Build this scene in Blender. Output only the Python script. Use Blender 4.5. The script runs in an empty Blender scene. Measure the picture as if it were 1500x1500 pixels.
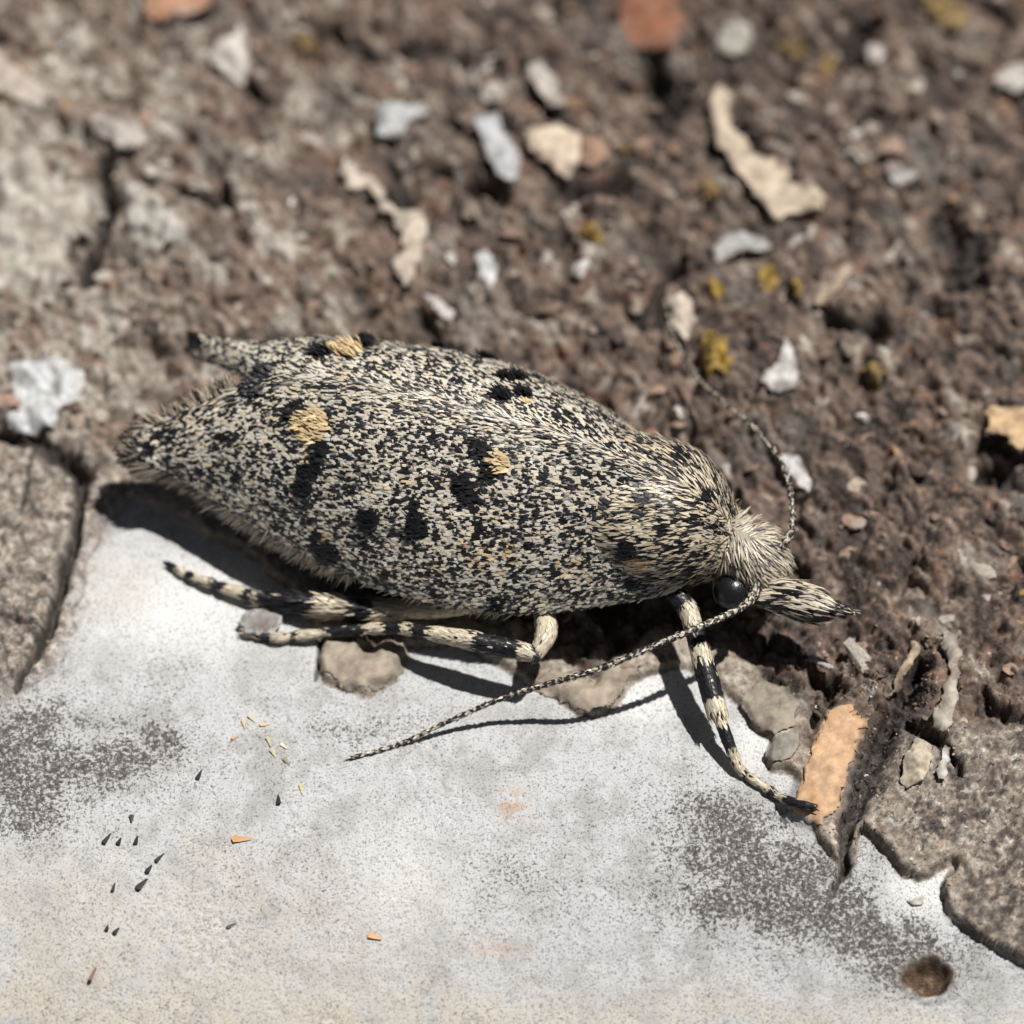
import bpy, math, random
import numpy as np

# ------------------------------------------------------------------ camera, world, sun, exposure
C = bpy.context.scene
COL = C.collection
EL = math.radians(57.0)                      # how steeply the lens looks down on the bark (1 unit = 1 mm)
DIST = 70.0
FWD = np.array([0.0, math.cos(EL), -math.sin(EL)])
RGT = np.array([1.0, 0.0, 0.0])
UPV = np.array([0.0, math.sin(EL), math.cos(EL)])
CAM = -DIST * FWD
cd = bpy.data.cameras.new('camera')
cd.sensor_width = 36.0
cd.lens = 36.0 * DIST / 15.0
cd.clip_start = 0.5
cd.clip_end = 1000.0
cd.dof.use_dof = True
cd.dof.focus_distance = DIST - 2.55
cd.dof.aperture_fstop = 0.086
cam = bpy.data.objects.new('camera', cd)
cam.location = CAM
cam.rotation_euler = (math.pi / 2 - EL, 0, 0)
COL.objects.link(cam)
C.camera = cam

SUN = np.array([0.335, 0.20, 1.0])
SUN = SUN / np.linalg.norm(SUN)
W = bpy.data.worlds.new('World')
C.world = W
W.use_nodes = True
wn = W.node_tree.nodes
sky = wn.new('ShaderNodeTexSky')
sky.sky_type = 'NISHITA'
sky.sun_disc = False
sky.sun_elevation = math.asin(SUN[2])
sky.sun_rotation = math.atan2(SUN[0], SUN[1])
sky.altitude = 2500
sky.air_density = 0.4
sky.dust_density = 0.8
sky.ozone_density = 0.0
wn['Background'].inputs['Strength'].default_value = 0.05
hsv = wn.new('ShaderNodeHueSaturation')
hsv.inputs['Saturation'].default_value = 0.4
W.node_tree.links.new(sky.outputs[0], hsv.inputs['Color'])
W.node_tree.links.new(hsv.outputs[0], wn['Background'].inputs['Color'])
sl = bpy.data.lights.new('sun', 'SUN')
sl.energy = 5.0
sl.angle = math.radians(0.55)
sl.color = (1.0, 0.965, 0.92)
so = bpy.data.objects.new('sun', sl)
so.rotation_euler = (math.acos(SUN[2]), 0, math.atan2(SUN[1], SUN[0]) + math.pi / 2)
so.location = tuple(SUN * 60)
COL.objects.link(so)
C.view_settings.view_transform = 'Standard'
C.view_settings.look = 'None'
C.view_settings.gamma = 1.0
C.view_settings.use_curve_mapping = False
C.view_settings.exposure = 0.0

rng = np.random.default_rng(11)
random.seed(5)

# ------------------------------------------------------------------ helpers: projection, noise, meshes
def ray(px, py):
    return FWD + RGT * ((px - 750) / 7000.0) + UPV * ((750 - py) / 7000.0)

def P(px, py, z):
    """the point at height z that the picture shows at (px, py) of 1500"""
    d = ray(px, py)
    return CAM + d * ((z - CAM[2]) / d[2])

def project(V):
    q = V - CAM
    dep = q @ FWD
    return 750 + (q @ RGT) / dep * 7000.0, 750 - (q @ UPV) / dep * 7000.0

TH = math.radians(18.0)
M0 = np.array([-0.10, -0.293, 0.0])          # under the middle of the moth
U = np.array([math.cos(TH), -math.sin(TH), 0.0])      # towards its head
VN = np.array([-math.sin(TH), -math.cos(TH), 0.0])    # towards its near side
ZZ = np.array([0.0, 0.0, 1.0])

def L2W(a, l, z):
    return M0 + np.multiply.outer(a, U) + np.multiply.outer(l, VN) + np.multiply.outer(z, ZZ)

def W2L(p):
    q = p - M0
    return q @ U, q @ VN, q[..., 2]

_perm = np.random.default_rng(3).permutation(4096)
_gr = np.random.default_rng(4).random(4096) * 2 * np.pi
_gx, _gy = np.cos(_gr), np.sin(_gr)

def perlin(x, y, seed=0):
    xi = np.floor(x).astype(np.int64); yi = np.floor(y).astype(np.int64)
    xf = x - xi; yf = y - yi
    def g(ix, iy, fx, fy):
        h = _perm[(_perm[(ix + seed * 57) & 4095] + iy) & 4095]
        return _gx[h] * fx + _gy[h] * fy
    u = xf * xf * xf * (xf * (xf * 6 - 15) + 10)
    v = yf * yf * yf * (yf * (yf * 6 - 15) + 10)
    a = g(xi, yi, xf, yf); b = g(xi + 1, yi, xf - 1, yf)
    c = g(xi, yi + 1, xf, yf - 1); d = g(xi + 1, yi + 1, xf - 1, yf - 1)
    return 1.4 * ((a + (b - a) * u) * (1 - v) + (c + (d - c) * u) * v)

def fbm(x, y, f, o=4, seed=0, gain=0.5):
    s = np.zeros_like(x); amp = 1.0; tot = 0
    for k in range(o):
        s += amp * perlin(x * f + 13.7 * k, y * f - 7.3 * k, seed + k)
        tot += amp; amp *= gain; f *= 2.03
    return s / tot * 1.3

def cells(x, y, f, seed=0):
    """broken crust: distance to the nearest and second nearest seed, a random number per cell, offset from its seed"""
    x = x * f; y = y * f
    xi = np.floor(x).astype(np.int64); yi = np.floor(y).astype(np.int64)
    d1 = np.full(x.shape, 9.0); d2 = np.full(x.shape, 9.0); hid = np.zeros(x.shape, np.int64); ox = np.zeros(x.shape); oy = np.zeros(x.shape)
    for a in (-1, 0, 1):
        for b in (-1, 0, 1):
            h = _perm[(_perm[(xi + a + seed * 57) & 4095] + yi + b) & 4095]
            dx = x - (xi + a + .5 + .45 * _gx[h]); dy = y - (yi + b + .5 + .45 * _gy[(h * 7 + 3) & 4095])
            d = np.hypot(dx, dy)
            n = d < d1
            d2 = np.where(n, d1, np.minimum(d2, d)); hid = np.where(n, h, hid); ox = np.where(n, dx, ox); oy = np.where(n, dy, oy); d1 = np.where(n, d, d1)
    r = lambda k: ((hid * 7919 + k * 104729) % 4093) / 4093.0
    return d2 - d1, r, ox, oy

def sst(a, b, x):
    t = np.clip((x - a) / (b - a), 0, 1)
    return t * t * (3 - 2 * t)

def seg_dist(x, y, ax, ay, bx, by):
    dx, dy = bx - ax, by - ay
    t = np.clip(((x - ax) * dx + (y - ay) * dy) / (dx * dx + dy * dy + 1e-12), 0, 1)
    return np.hypot(x - ax - t * dx, y - ay - t * dy), t

def poly_sdf(x, y, poly):
    d = np.full(x.shape, 1e9); ins = np.zeros(x.shape, bool)
    n = len(poly)
    for i in range(n):
        ax, ay = poly[i]; bx, by = poly[(i + 1) % n]
        d = np.minimum(d, seg_dist(x, y, ax, ay, bx, by)[0])
        if ay != by:
            c = ((ay > y) != (by > y)) & (x < (bx - ax) * (y - ay) / (by - ay) + ax)
            ins ^= c
    return np.where(ins, -d, d)

def catmull(pts, n):
    p = np.asarray(pts, float)
    p = np.vstack([2 * p[0] - p[1], p, 2 * p[-1] - p[-2]])
    t = np.linspace(0, len(pts) - 1, n)
    i = np.minimum(t.astype(int), len(pts) - 2); f = (t - i)[:, None]
    a, b, c, d = p[i], p[i + 1], p[i + 2], p[i + 3]
    return 0.5 * (2 * b + (c - a) * f + (2 * a - 5 * b + 4 * c - d) * f ** 2 + (3 * b - a - 3 * c + d) * f ** 3)

def norm(v):
    return v / np.maximum(np.linalg.norm(v, axis=-1, keepdims=True), 1e-9)

def make_mesh(name, V, F, col=None, smooth=True, extra=None):
    F = np.asarray(F)
    k = F.shape[1]
    me = bpy.data.meshes.new(name)
    me.vertices.add(len(V)); me.vertices.foreach_set('co', np.ascontiguousarray(V, np.float32).ravel())
    me.loops.add(F.size); me.loops.foreach_set('vertex_index', F.astype(np.int32).ravel())
    me.polygons.add(len(F))
    me.polygons.foreach_set('loop_start', (np.arange(len(F)) * k).astype(np.int32))
    me.polygons.foreach_set('loop_total', np.full(len(F), k, np.int32))
    me.polygons.foreach_set('use_smooth', np.full(len(F), smooth, bool))
    me.update(calc_edges=True)
    if col is not None:
        at = me.color_attributes.new('Col', 'FLOAT_COLOR', 'POINT')
        at.data.foreach_set('color', np.hstack([col, np.ones((len(col), 1))]).astype(np.float32).ravel())
    for nm, arr in (extra or {}).items():
        at = me.attributes.new(nm, 'FLOAT', 'POINT')
        at.data.foreach_set('value', arr.astype(np.float32))
    return me

def link(name, me, mat=None, parent=None, loc=None):
    if mat is not None and not me.materials:
        me.materials.append(mat)
    o = bpy.data.objects.new(name, me)
    COL.objects.link(o)
    if parent is not None:
        o.parent = parent
    if loc is not None:
        o.location = tuple(float(c) for c in loc)
    return o

def tag(o, label=None, cat=None, group=None, kind=None):
    if label: o['label'] = label
    if cat: o['category'] = cat
    if group: o['group'] = group
    if kind: o['kind'] = kind
    return o

def grid_faces(ni, nj):
    i, j = np.meshgrid(np.arange(ni - 1), np.arange(nj - 1), indexing='ij')
    a = (i * nj + j).ravel()
    return np.stack([a, a + nj, a + nj + 1, a + 1], 1)

# ------------------------------------------------------------------ materials
def new_mat(name, rough=0.8, spec=0.2):
    m = bpy.data.materials.new(name); m.use_nodes = True
    b = m.node_tree.nodes['Principled BSDF']
    b.inputs['Roughness'].default_value = rough
    b.inputs['Specular IOR Level'].default_value = spec
    return m, m.node_tree.nodes, m.node_tree.links, b

def nd(N, t, **kw):
    n = N.new(t)
    for k, v in kw.items():
        if k in n.inputs: n.inputs[k].default_value = v
        else: setattr(n, k, v)
    return n

def noise(N, L, co, scale, detail=3.0, rough=0.6):
    n = nd(N, 'ShaderNodeTexNoise', Scale=scale, Detail=detail, Roughness=rough)
    L.new(co, n.inputs['Vector'])
    return n.outputs['Fac']

def mixc(N, L, fac, a, b, mode='MIX'):
    n = N.new('ShaderNodeMix'); n.data_type = 'RGBA'; n.blend_type = mode
    for s, v in ((n.inputs[0], fac), (n.inputs[6], a), (n.inputs[7], b)):
        if isinstance(v, (int, float)): s.default_value = v
        elif isinstance(v, tuple): s.default_value = v if len(v) == 4 else v + (1,)
        else: L.new(v, s)
    return n.outputs[2]

def rampf(N, L, fac, lo, hi, a=0.0, b=1.0):
    n = N.new('ShaderNodeMapRange'); n.interpolation_type = 'SMOOTHSTEP'
    L.new(fac, n.inputs[0])
    for i, v in ((1, lo), (2, hi), (3, a), (4, b)):
        if isinstance(v, (int, float)): n.inputs[i].default_value = v
        else: L.new(v, n.inputs[i])
    return n.outputs[0]

def math_(N, L, op, a, b):
    n = N.new('ShaderNodeMath'); n.operation = op
    for i, v in enumerate((a, b)):
        if isinstance(v, (int, float)): n.inputs[i].default_value = v
        else: L.new(v, n.inputs[i])
    return n.outputs[0]

def bark_material():
    m, N, L, b = new_mat('bark', 0.85, 0.15)
    co = N.new('ShaderNodeTexCoord').outputs['Object']
    col = nd(N, 'ShaderNodeAttribute', attribute_name='Col').outputs['Color']
    wh = nd(N, 'ShaderNodeAttribute', attribute_name='White').outputs['Fac']
    sp = nd(N, 'ShaderNodeAttribute', attribute_name='Speck').outputs['Fac']
    n1 = noise(N, L, co, 9.0, 4, 0.65)
    v1 = rampf(N, L, n1, 0.3, 0.7, 0.55, 1.4)
    hs = N.new('ShaderNodeVectorMath'); hs.operation = 'SCALE'
    L.new(col, hs.inputs[0]); L.new(v1, hs.inputs['Scale'])
    c1 = mixc(N, L, wh, hs.outputs[0], col)
    # pepper of fine dark dots, denser where the grey stains are
    n3 = noise(N, L, co, 28.0, 3, 0.65)
    k3 = rampf(N, L, n3, 0.50, 0.66, 0.0, math_(N, L, 'ADD', 0.64, math_(N, L, 'MULTIPLY', sp, 0.26)))
    c15 = mixc(N, L, k3, c1, (0.17, 0.165, 0.16))
    n2 = noise(N, L, co, 21.0, 3, 0.65)
    thr = math_(N, L, 'SUBTRACT', 0.625, math_(N, L, 'MULTIPLY', sp, 0.13))
    k2 = rampf(N, L, n2, thr, math_(N, L, 'ADD', thr, 0.11))
    c2 = mixc(N, L, math_(N, L, 'MULTIPLY', k2, 0.85), c15, (0.075, 0.066, 0.058))
    n4 = noise(N, L, co, 15.0, 4, 0.72)
    thr4 = math_(N, L, 'SUBTRACT', 0.74, math_(N, L, 'MULTIPLY', sp, 0.25))
    k4 = rampf(N, L, n4, thr4, math_(N, L, 'ADD', thr4, 0.09))
    c2 = mixc(N, L, math_(N, L, 'MULTIPLY', math_(N, L, 'MULTIPLY', k4, wh), 0.8), c2, (0.07, 0.06, 0.052))
    L.new(c2, b.inputs['Base Color'])
    bp = nd(N, 'ShaderNodeBump', Strength=0.6, Distance=0.035)
    L.new(noise(N, L, co, 30.0, 5, 0.7), bp.inputs['Height'])
    L.new(bp.outputs[0], b.inputs['Normal'])
    return m

def attr_material(name, rough, spec, nscale=6.0, lo=0.6, hi=1.3, bump=0.4, bdist=0.03):
    m, N, L, b = new_mat(name, rough, spec)
    co = N.new('ShaderNodeTexCoord').outputs['Object']
    col = nd(N, 'ShaderNodeAttribute', attribute_name='Col').outputs['Color']
    if nscale:
        v1 = rampf(N, L, noise(N, L, co, nscale, 4, 0.65), 0.3, 0.7, lo, hi)
        hs = N.new('ShaderNodeVectorMath'); hs.operation = 'SCALE'
        L.new(col, hs.inputs[0]); L.new(v1, hs.inputs['Scale'])
        col = hs.outputs[0]
        bp = nd(N, 'ShaderNodeBump', Strength=bump, Distance=bdist)
        L.new(noise(N, L, co, nscale * 3, 4, 0.7), bp.inputs['Height'])
        L.new(bp.outputs[0], b.inputs['Normal'])
    L.new(col, b.inputs['Base Color'])
    return m

M_BARK = bark_material()
M_FLAKE = attr_material('flake', 0.8, 0.2, 5.0, 0.7, 1.2)
M_CRUMB = attr_material('crumb', 0.8, 0.25, 8.0, 0.6, 1.35)
M_SCALE = attr_material('scales', 0.43, 0.45, 0)
M_SKIN = attr_material('cuticle', 0.6, 0.3, 10.0, 0.7, 1.2)
me_, N_, L_, b_ = new_mat('eye', 0.33, 0.5)
co_ = N_.new('ShaderNodeTexCoord').outputs['Object']
vo = nd(N_, 'ShaderNodeTexVoronoi', Scale=34.0); L_.new(co_, vo.inputs['Vector'])
bp_ = nd(N_, 'ShaderNodeBump', Strength=0.3, Distance=0.01); L_.new(vo.outputs['Distance'], bp_.inputs['Height'])
L_.new(bp_.outputs[0], b_.inputs['Normal'])
b_.inputs['Base Color'].default_value = (0.012, 0.012, 0.014, 1)
M_EYE = me_

# ------------------------------------------------------------------ the bark: one sheet of height and colour
def axis(lo, hi, step, far):
    core = np.arange(lo, hi + step / 2, step)
    s = step; g = [core[-1]]
    while g[-1] < far: s *= 1.35; g.append(g[-1] + s)
    s = step; h = [core[0]]
    while h[-1] > -far: s *= 1.35; h.append(h[-1] - s)
    return np.concatenate([np.array(h[1:])[::-1], core, np.array(g[1:])])
STEP = 0.029
XS = axis(-8.6, 8.6, STEP, 70); YS = axis(-9.6, 10.8, STEP, 70)
GX, GY = np.meshgrid(XS, YS, indexing='ij')

def macro(X, Y):
    z = -0.010 * np.maximum(0, Y - 2) ** 2 * (0.8 + 0.06 * np.clip(X, -8, 8)) - 0.055 * np.minimum(np.maximum(0, -Y - 4.2), 8) ** 2 - .6 * np.maximum(0, -Y - 12.2)
    return z - 0.006 * np.maximum(0, np.abs(X) - 9) ** 2
GM = macro(GX, GY)
pxl, pyl = project(np.stack([GX, GY, GM], -1))

WHITE = [(-900, 1120), (-300, 1040), (0, 1015), (60, 1000), (95, 960), (112, 900), (128, 830), (150, 770), (185, 738), (235, 742),
         (300, 775), (380, 820), (440, 870), (468, 925), (462, 962), (482, 1000), (540, 1018), (588, 990), (602, 945), (680, 940),
         (760, 990), (795, 1008), (850, 1043), (880, 1046), (905, 1030), (930, 1000), (985, 978), (1040, 988), (1075, 1020),
         (1095, 1055), (1125, 1075), (1120, 1110), (1128, 1124), (1160, 1130), (1178, 1165), (1196, 1215), (1225, 1270), (1250, 1262),
         (1268, 1216), (1290, 1235), (1330, 1285), (1350, 1291), (1398, 1264), (1380, 1300), (1385, 1330), (1415, 1358),
         (1500, 1418), (1900, 1560), (2600, 1800), (2600, 4600), (-900, 4600)]
jx = 14 * fbm(GX, GY, 1.6, 4, 21); jy = 14 * fbm(GX, GY, 1.6, 4, 22)
sd = poly_sdf(pxl + jx, pyl + jy, WHITE) / 100.0
white = sst(0.03, -0.03, sd)
wl = .30 * sst(330, 200, pxl) * sst(690, 780, pyl)
sdw = sd + wl * .9 * fbm(GX, GY, 2.6, 4, 27, .65)
hstep = sst(0.075 + wl, 0.005 - wl * .5, sd)
white = sst(wl, -0.03 - wl * .7, sdw)
thin = sst(0.75, 0.35, sd + 0.25 * fbm(GX, GY, 1.2, 3, 23)) * (1 - white)
rgt = sst(1235, 1290, pxl + 0.45 * (pyl - 1150)) * sst(1030, 1090, pyl + 25 * fbm(GX, GY, 1, 3, 24))
lft = sst(190, 120, pxl + 12 * fbm(GX, GY, 1, 3, 25)) * sst(625, 660, pyl + 14 * fbm(GX, GY, 1.3, 3, 26)) * (1 - sst(1000, 1080, pyl))
plate = np.maximum(thin, np.maximum(rgt, lft)) * (1 - white)

def polyd(pts, wpx):
    """distance to a traced line over its (tapering) half width"""
    d = np.full(GX.shape, 1e9)
    for (ax, ay), (bx, by), w0, w1 in zip(pts[:-1], pts[1:], wpx[:-1], wpx[1:]):
        q, t = seg_dist(pxl + jx * .7, pyl + jy * .7, ax, ay, bx, by)
        d = np.minimum(d, q / (w0 + (w1 - w0) * t))
    return d
cracks = [
    ([(-80, 640), (0, 632), (55, 642), (95, 668), (122, 690)], [7, 8, 14, 18, 12], 0.45),
    ([(118, 690), (114, 740), (104, 800), (88, 870), (62, 935), (20, 1000)], [10, 9, 9, 9, 8, 5], 0.45),
    ([(52, 650), (40, 700), (34, 740)], [3, 3, 2], 0.12),
    ([(0, 900), (35, 905), (70, 920)], [3, 3, 3], 0.1),
    ([(1345, 985), (1322, 1030), (1292, 1085), (1262, 1150), (1244, 1205), (1236, 1262), (1222, 1290)], [9, 17, 21, 19, 14, 8, 3], 0.34),
    ([(1330, 1062), (1368, 1082), (1402, 1118), (1408, 1140)], [7, 8, 9, 4], 0.3),
    ([(1440, 1010), (1455, 1045), (1500, 1058), (1600, 1070)], [5, 6, 5, 5], 0.2),
    ([(1195, 985), (1222, 1000), (1212, 1030)], [10, 10, 6], 0.35),
    ([(1225, 1290), (1215, 1320), (1195, 1345)], [4, 3, 2], 0.06),
    ([(470, 930), (466, 968), (462, 992)], [4, 4, 3], 0.1),
    ([(940, 470), (965, 425), (1000, 380)], [10, 9, 7], 0.35),
    ([(850, 290), (890, 280), (915, 255)], [13, 16, 10], 0.5),
    ([(640, 170), (700, 185), (770, 195)], [8, 10, 8], 0.35),
    ([(960, 100), (985, 130), (970, 180)], [22, 26, 14], 0.8),
    ([(470, 55), (540, 75), (620, 80), (700, 75)], [10, 12, 12, 8], 0.4),
    ([(385, 140), (345, 110), (310, 75)], [9, 10, 8], 0.4),
    ([(150, 240), (165, 300), (150, 350), (125, 400)], [12, 14, 12, 8], 0.45),
    ([(330, 290), (310, 300), (265, 280)], [9, 10, 8], 0.4),
    ([(1080, 175), (1120, 240), (1155, 280)], [14, 14, 10], 0.5),
    ([(1270, 20), (1255, 60), (1240, 85)], [18, 20, 14], 0.5),
    ([(1210, 470), (1260, 475), (1290, 490)], [12, 16, 12], 0.5),
    ([(640, 250), (690, 275), (735, 300)], [10, 13, 9], 0.4),
    ([(1440, 690), (1480, 700), (1540, 730)], [14, 18, 18], 0.5),
    ([(545, 300), (600, 280), (575, 250)], [13, 13, 10], 0.35),
    ([(610, 450), (650, 500), (690, 520)], [10, 12, 9], 0.3),
    ([(1380, 330), (1420, 380), (1400, 420)], [22, 24, 20], 0.35),
]
crk = np.zeros_like(GX); crack_shade = np.zeros_like(GX)  # depth of the cracks, and a mask for their painted shade
for k, (pts, w, dep) in enumerate(cracks):
    q = polyd(pts, w)
    crk = np.maximum(crk, dep * np.exp(-q ** 2))
    crack_shade = np.maximum(crack_shade, sst(1.25, 0.6, q + 0.25 * fbm(GX, GY, 4, 2, 60 + k)))
wcrk = sst(.035, .0, np.abs(fbm(GX, GY, .55, 5, 58, .62))) * sst(.05, .35, fbm(GX, GY, .4, 3, 59))
crk = crk + .03 * wcrk * white
pit = np.hypot((pxl + jx - 1353) / 38, (pyl + jy - 1425) / 26)
crk += 0.2 * sst(1.0, 0.5, pit) - 0.05 * np.exp(-((pit - 1.15) / .2) ** 2)

rid = 1 - np.abs(fbm(GX + .3 * GY, GY, 0.9, 4, 31)) * 2
wx = GX + .30 * fbm(GX, GY, 1.1, 4, 61, .6); wy = GY + .30 * fbm(GX, GY, 1.1, 4, 62, .6)
e1, r1, ox1, oy1 = cells(wx, wy, 0.95, 5)
wx2 = GX + .10 * fbm(GX, GY, 4, 3, 63, .6); wy2 = GY + .10 * fbm(GX, GY, 4, 3, 64, .6)
e2, r2, ox2, oy2 = cells(wx2, wy2, 2.7, 9)
e3, r3, ox3, oy3 = cells(wx2, wy2, 6.5, 15)
ax_, ay_ = GX * .80 + GY * .60, GY * .80 - GX * .60          # along and across the grain of the bark
gwx, gwy = ax_ + .35 * fbm(GX, GY, .7, 3, 71), ay_ + .5 * fbm(GX, GY, .6, 3, 72)
st1 = fbm(gwx * 1.0, gwy * .32, 1.9, 5, 73, .62); st2 = fbm(gwx, gwy * .40, 4.6, 4, 74, .62)
h_brown = (0.14 + .26 * st1 + .12 * st2 + 0.20 * fbm(GX, GY, 0.42, 4, 30) + 0.16 * (r1(1) - .5) + .24 * ((r1(2) - .5) * ox1 + (r1(3) - .5) * oy1) - .16 * np.exp(-(e1 / .15) ** 1.5)
           + 0.08 * (r2(1) - .5) + .14 * ((r2(2) - .5) * ox2 + (r2(3) - .5) * oy2) - .05 * np.exp(-(e2 / .17) ** 1.5)
           + 0.045 * (r3(1) - .5) - .02 * np.exp(-e3 / .2) + .08 * (rid - .6) + 0.07 * fbm(GX, GY, 8, 3, 33, 0.65))
foot = sst(1.25, .8, np.hypot((GX + 1.2) / 6.0, (GY - .2 + .32 * (GX + .1)) / 2.6))     # the moth sits where the bark is lowest
h_brown = h_brown - 0.12 * foot
h_plate = np.clip(lft + rgt * sst(.1, .7, sd), 0, 1) * (.07 * (r3(1) - .5) + .06 * (r2(1) - .5) - .03 * np.exp(-e2 / .12)) + 0.03 + 0.05 * fbm(GX, GY, 0.8, 3, 34) + 0.022 * (1 + lft + rgt) * fbm(GX, GY, 6, 4, 35, 0.65) + 0.16 * lft * fbm(GX, GY, 2.5, 4, 36, .6) + rgt * (0.07 + 0.11 * fbm(GX, GY, 3.2, 4, 39, .6))
h_white = -0.11 + .02 * fbm(GX, GY, 3, 4, 57, .6) + 0.035 * fbm(GX, GY, 0.6, 3, 37) + 0.010 * fbm(GX, GY, 9, 3, 38, 0.7)
pm = plate / np.maximum(1 - white, 1e-3)
GH = (h_brown * (1 - pm) + h_plate * pm) * (1 - hstep) + h_white * hstep
# the right-hand plate ends in a lip that stands clear of the white bark
lip = poly_sdf(pxl, pyl, [(1410, 1345), (1500, 1395), (1700, 1480), (1700, 1300), (1500, 1300), (1430, 1310)])
GH = GH + 0.14 * sst(10, -25, lip) - crk
GH = GH + crack_shade * (.10 * fbm(GX, GY, 4, 3, 65, .6))
GZ = GM + GH

def mixv(a, b, t): return a + (np.asarray(b) - a) * t[..., None]
def blob(*L): return sum(s * np.exp(-((pxl - x) / rx / 1.15) ** 2 - ((pyl - y) / ry) ** 2) for x, y, rx, ry, s in L)
n_a = fbm(GX, GY, 1.1, 4, 41); n_b = fbm(GX, GY, 3.0, 4, 42, .6); n_c = fbm(GX, GY, 6.0, 3, 43, .6); n_d = fbm(GX, GY, 2.2, 4, 44, .6)
TONE = np.array([[.055, .040, .034], [.105, .078, .063], [.155, .112, .090], [.19, .135, .105], [.235, .165, .125], [.28, .235, .195], [.36, .315, .27], [.52, .475, .42]])
def tone(t): return np.stack([np.interp(t, np.linspace(0, 1, len(TONE)), TONE[:, k]) for k in range(3)], -1)
side_ = sst(350, 1250, pxl) * sst(1000, 300, pyl * .4 + 300)
st3 = fbm(gwx, gwy * .32, 3.0, 5, 75, .66)
t_ = .42 + .20 * (r1(5) - .5) + .30 * (r2(5) - .5) + .24 * (r3(5) - .5) + .85 * st3 + .30 * n_b + .20 * n_a + .20 * (1 - 2 * sst(150, 1100, pxl + .25 * (700 - pyl)))
t_ = t_ + .55 * sst(.34 - .20 * sst(700, 150, pxl), .50 - .16 * sst(700, 150, pxl), fbm(gwx, gwy * .36, 1.25, 5, 76, .64)) * sst(-.35, .1, n_c)
t_ = t_ + .26 * sst(.82, .88, r2(6)) + .30 * sst(.90, .93, r3(6)) - .15 * sst(.3, .1, r2(7))
colr = tone(np.clip(t_, 0, 1))
colr = mixv(colr, [0.30, 0.165, 0.105], .6 * sst(0.15, 0.5, n_d) * sst(.2, .8, r2(8)))
colr = mixv(colr, [0.24, 0.225, 0.20], .5 * sst(0.0, .6, fbm(GX, GY, .7, 3, 45, .6)))
pale_left = sst(330, 60, pxl) * sst(520, 250, np.abs(pyl - 350) * 1.4)
colr = mixv(colr, [0.40, 0.36, 0.31], .75 * pale_left * sst(-.3, .3, n_b))
pl = np.broadcast_to(np.array([0.36, 0.31, 0.25]), GX.shape + (3,)).copy()
pl = mixv(pl, [0.46, 0.40, 0.335], sst(-.1, .45, n_b))
pl = mixv(pl, [0.25, 0.17, 0.125], .7 * sst(.1, .5, fbm(GX, GY, 3.4, 4, 46, .6)))
pl = mixv(pl, [0.085, 0.07, 0.06], .92 * sst(.05, .32, fbm(GX, GY, 4.2, 4, 47, .7) + .30 * n_a + .06 * (lft + rgt)) * np.clip(.3 + (lft + rgt) * sst(.05, .5, sd), 0, 1))
pl = mixv(pl, tone(np.clip(.5 + .9 * (r3(4) - .5) + .3 * (r2(4) - .5), 0, 1)), .55 * np.clip(lft + .7 * rgt * sst(.2, .9, sd), 0, 1))
rough_ = np.clip(.6 * lft + rgt * sst(.04, .4, sd), 0, 1)
pl = mixv(pl, [0.58, 0.52, 0.45], (lft + .45 * rgt * sst(1180, 1080, pyl)) * sst(-.2, .4, n_c) * .7)
pl = mixv(pl, [0.11, 0.088, 0.075], .9 * rough_ * sst(.02, .3, fbm(GX, GY, 2.3, 5, 54, .72)))
pl = mixv(pl, [0.045, 0.038, 0.035], .9 * rough_ * sst(.16, .34, fbm(GX, GY, 3.1, 5, 55, .75)))
pl = mixv(pl, [0.60, 0.56, 0.50], .7 * rough_ * sst(.2, .36, fbm(GX, GY, 5.0, 4, 56, .7)))
wc = np.broadcast_to(np.array([0.57, 0.577, 0.585]), GX.shape + (3,)).copy()
warm = sst(1150, 1350, pyl + 70 * n_a) * sst(900, 300, pxl) * .6 + .8 * sst(1400, 1520, pyl + 60 * n_a) + .55 * np.exp(-((pxl - 170) / 60) ** 2 - ((pyl - 850) / 50) ** 2)
clean = np.clip(blob((270, 880, 125, 75, 1), (935, 1015, 70, 40, .9), (1360, 1300, 60, 40, 1), (600, 1290, 60, 90, .6), (1110, 1085, 40, 40, .8)), 0, 1)  # blown-out bright spots painted into the white bark, with fewer specks too
wc = mixv(wc, [0.41, 0.405, 0.395], .8 * sst(-.15, .4, fbm(GX, GY, 1.3, 5, 49, .65)))
wc = mixv(wc, [0.80, 0.80, 0.79], clean)
wc = mixv(wc, [0.60, 0.56, 0.49], np.clip(warm, 0, 1) * sst(-.5, .4, n_d + .3))
rust = np.exp(-((pxl - 752) / 22) ** 2 - ((pyl - 1172) / 22) ** 2) + .5 * np.exp(-((pxl - 725) / 50) ** 2 - ((pyl - 1385) / 14) ** 2) + .4 * np.exp(-((pxl - 120) / 25) ** 2 - ((pyl - 1420) / 25) ** 2)
wc = mixv(wc, [0.50, 0.34, 0.22], np.clip(rust * sst(-.3, .3, n_c), 0, .7))
colr = mixv(colr, pl, plate)
colr = mixv(colr, wc, white)
colr = mixv(colr, [0.034, 0.028, 0.026], np.clip(crack_shade * sst(-.8, .05, n_c + .25), 0, 1) * .9)  # shade inside the cracks painted into the bark colour as near black
colr = mixv(colr, [0.075, 0.045, 0.025], sst(1.3, .8, pit + .3 * n_c))
white_a = white * (1 - sst(1.3, .8, pit))
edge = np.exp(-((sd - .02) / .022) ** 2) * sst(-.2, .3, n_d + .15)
colr = mixv(colr, [0.10, 0.08, 0.06], edge * .65)
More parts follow.
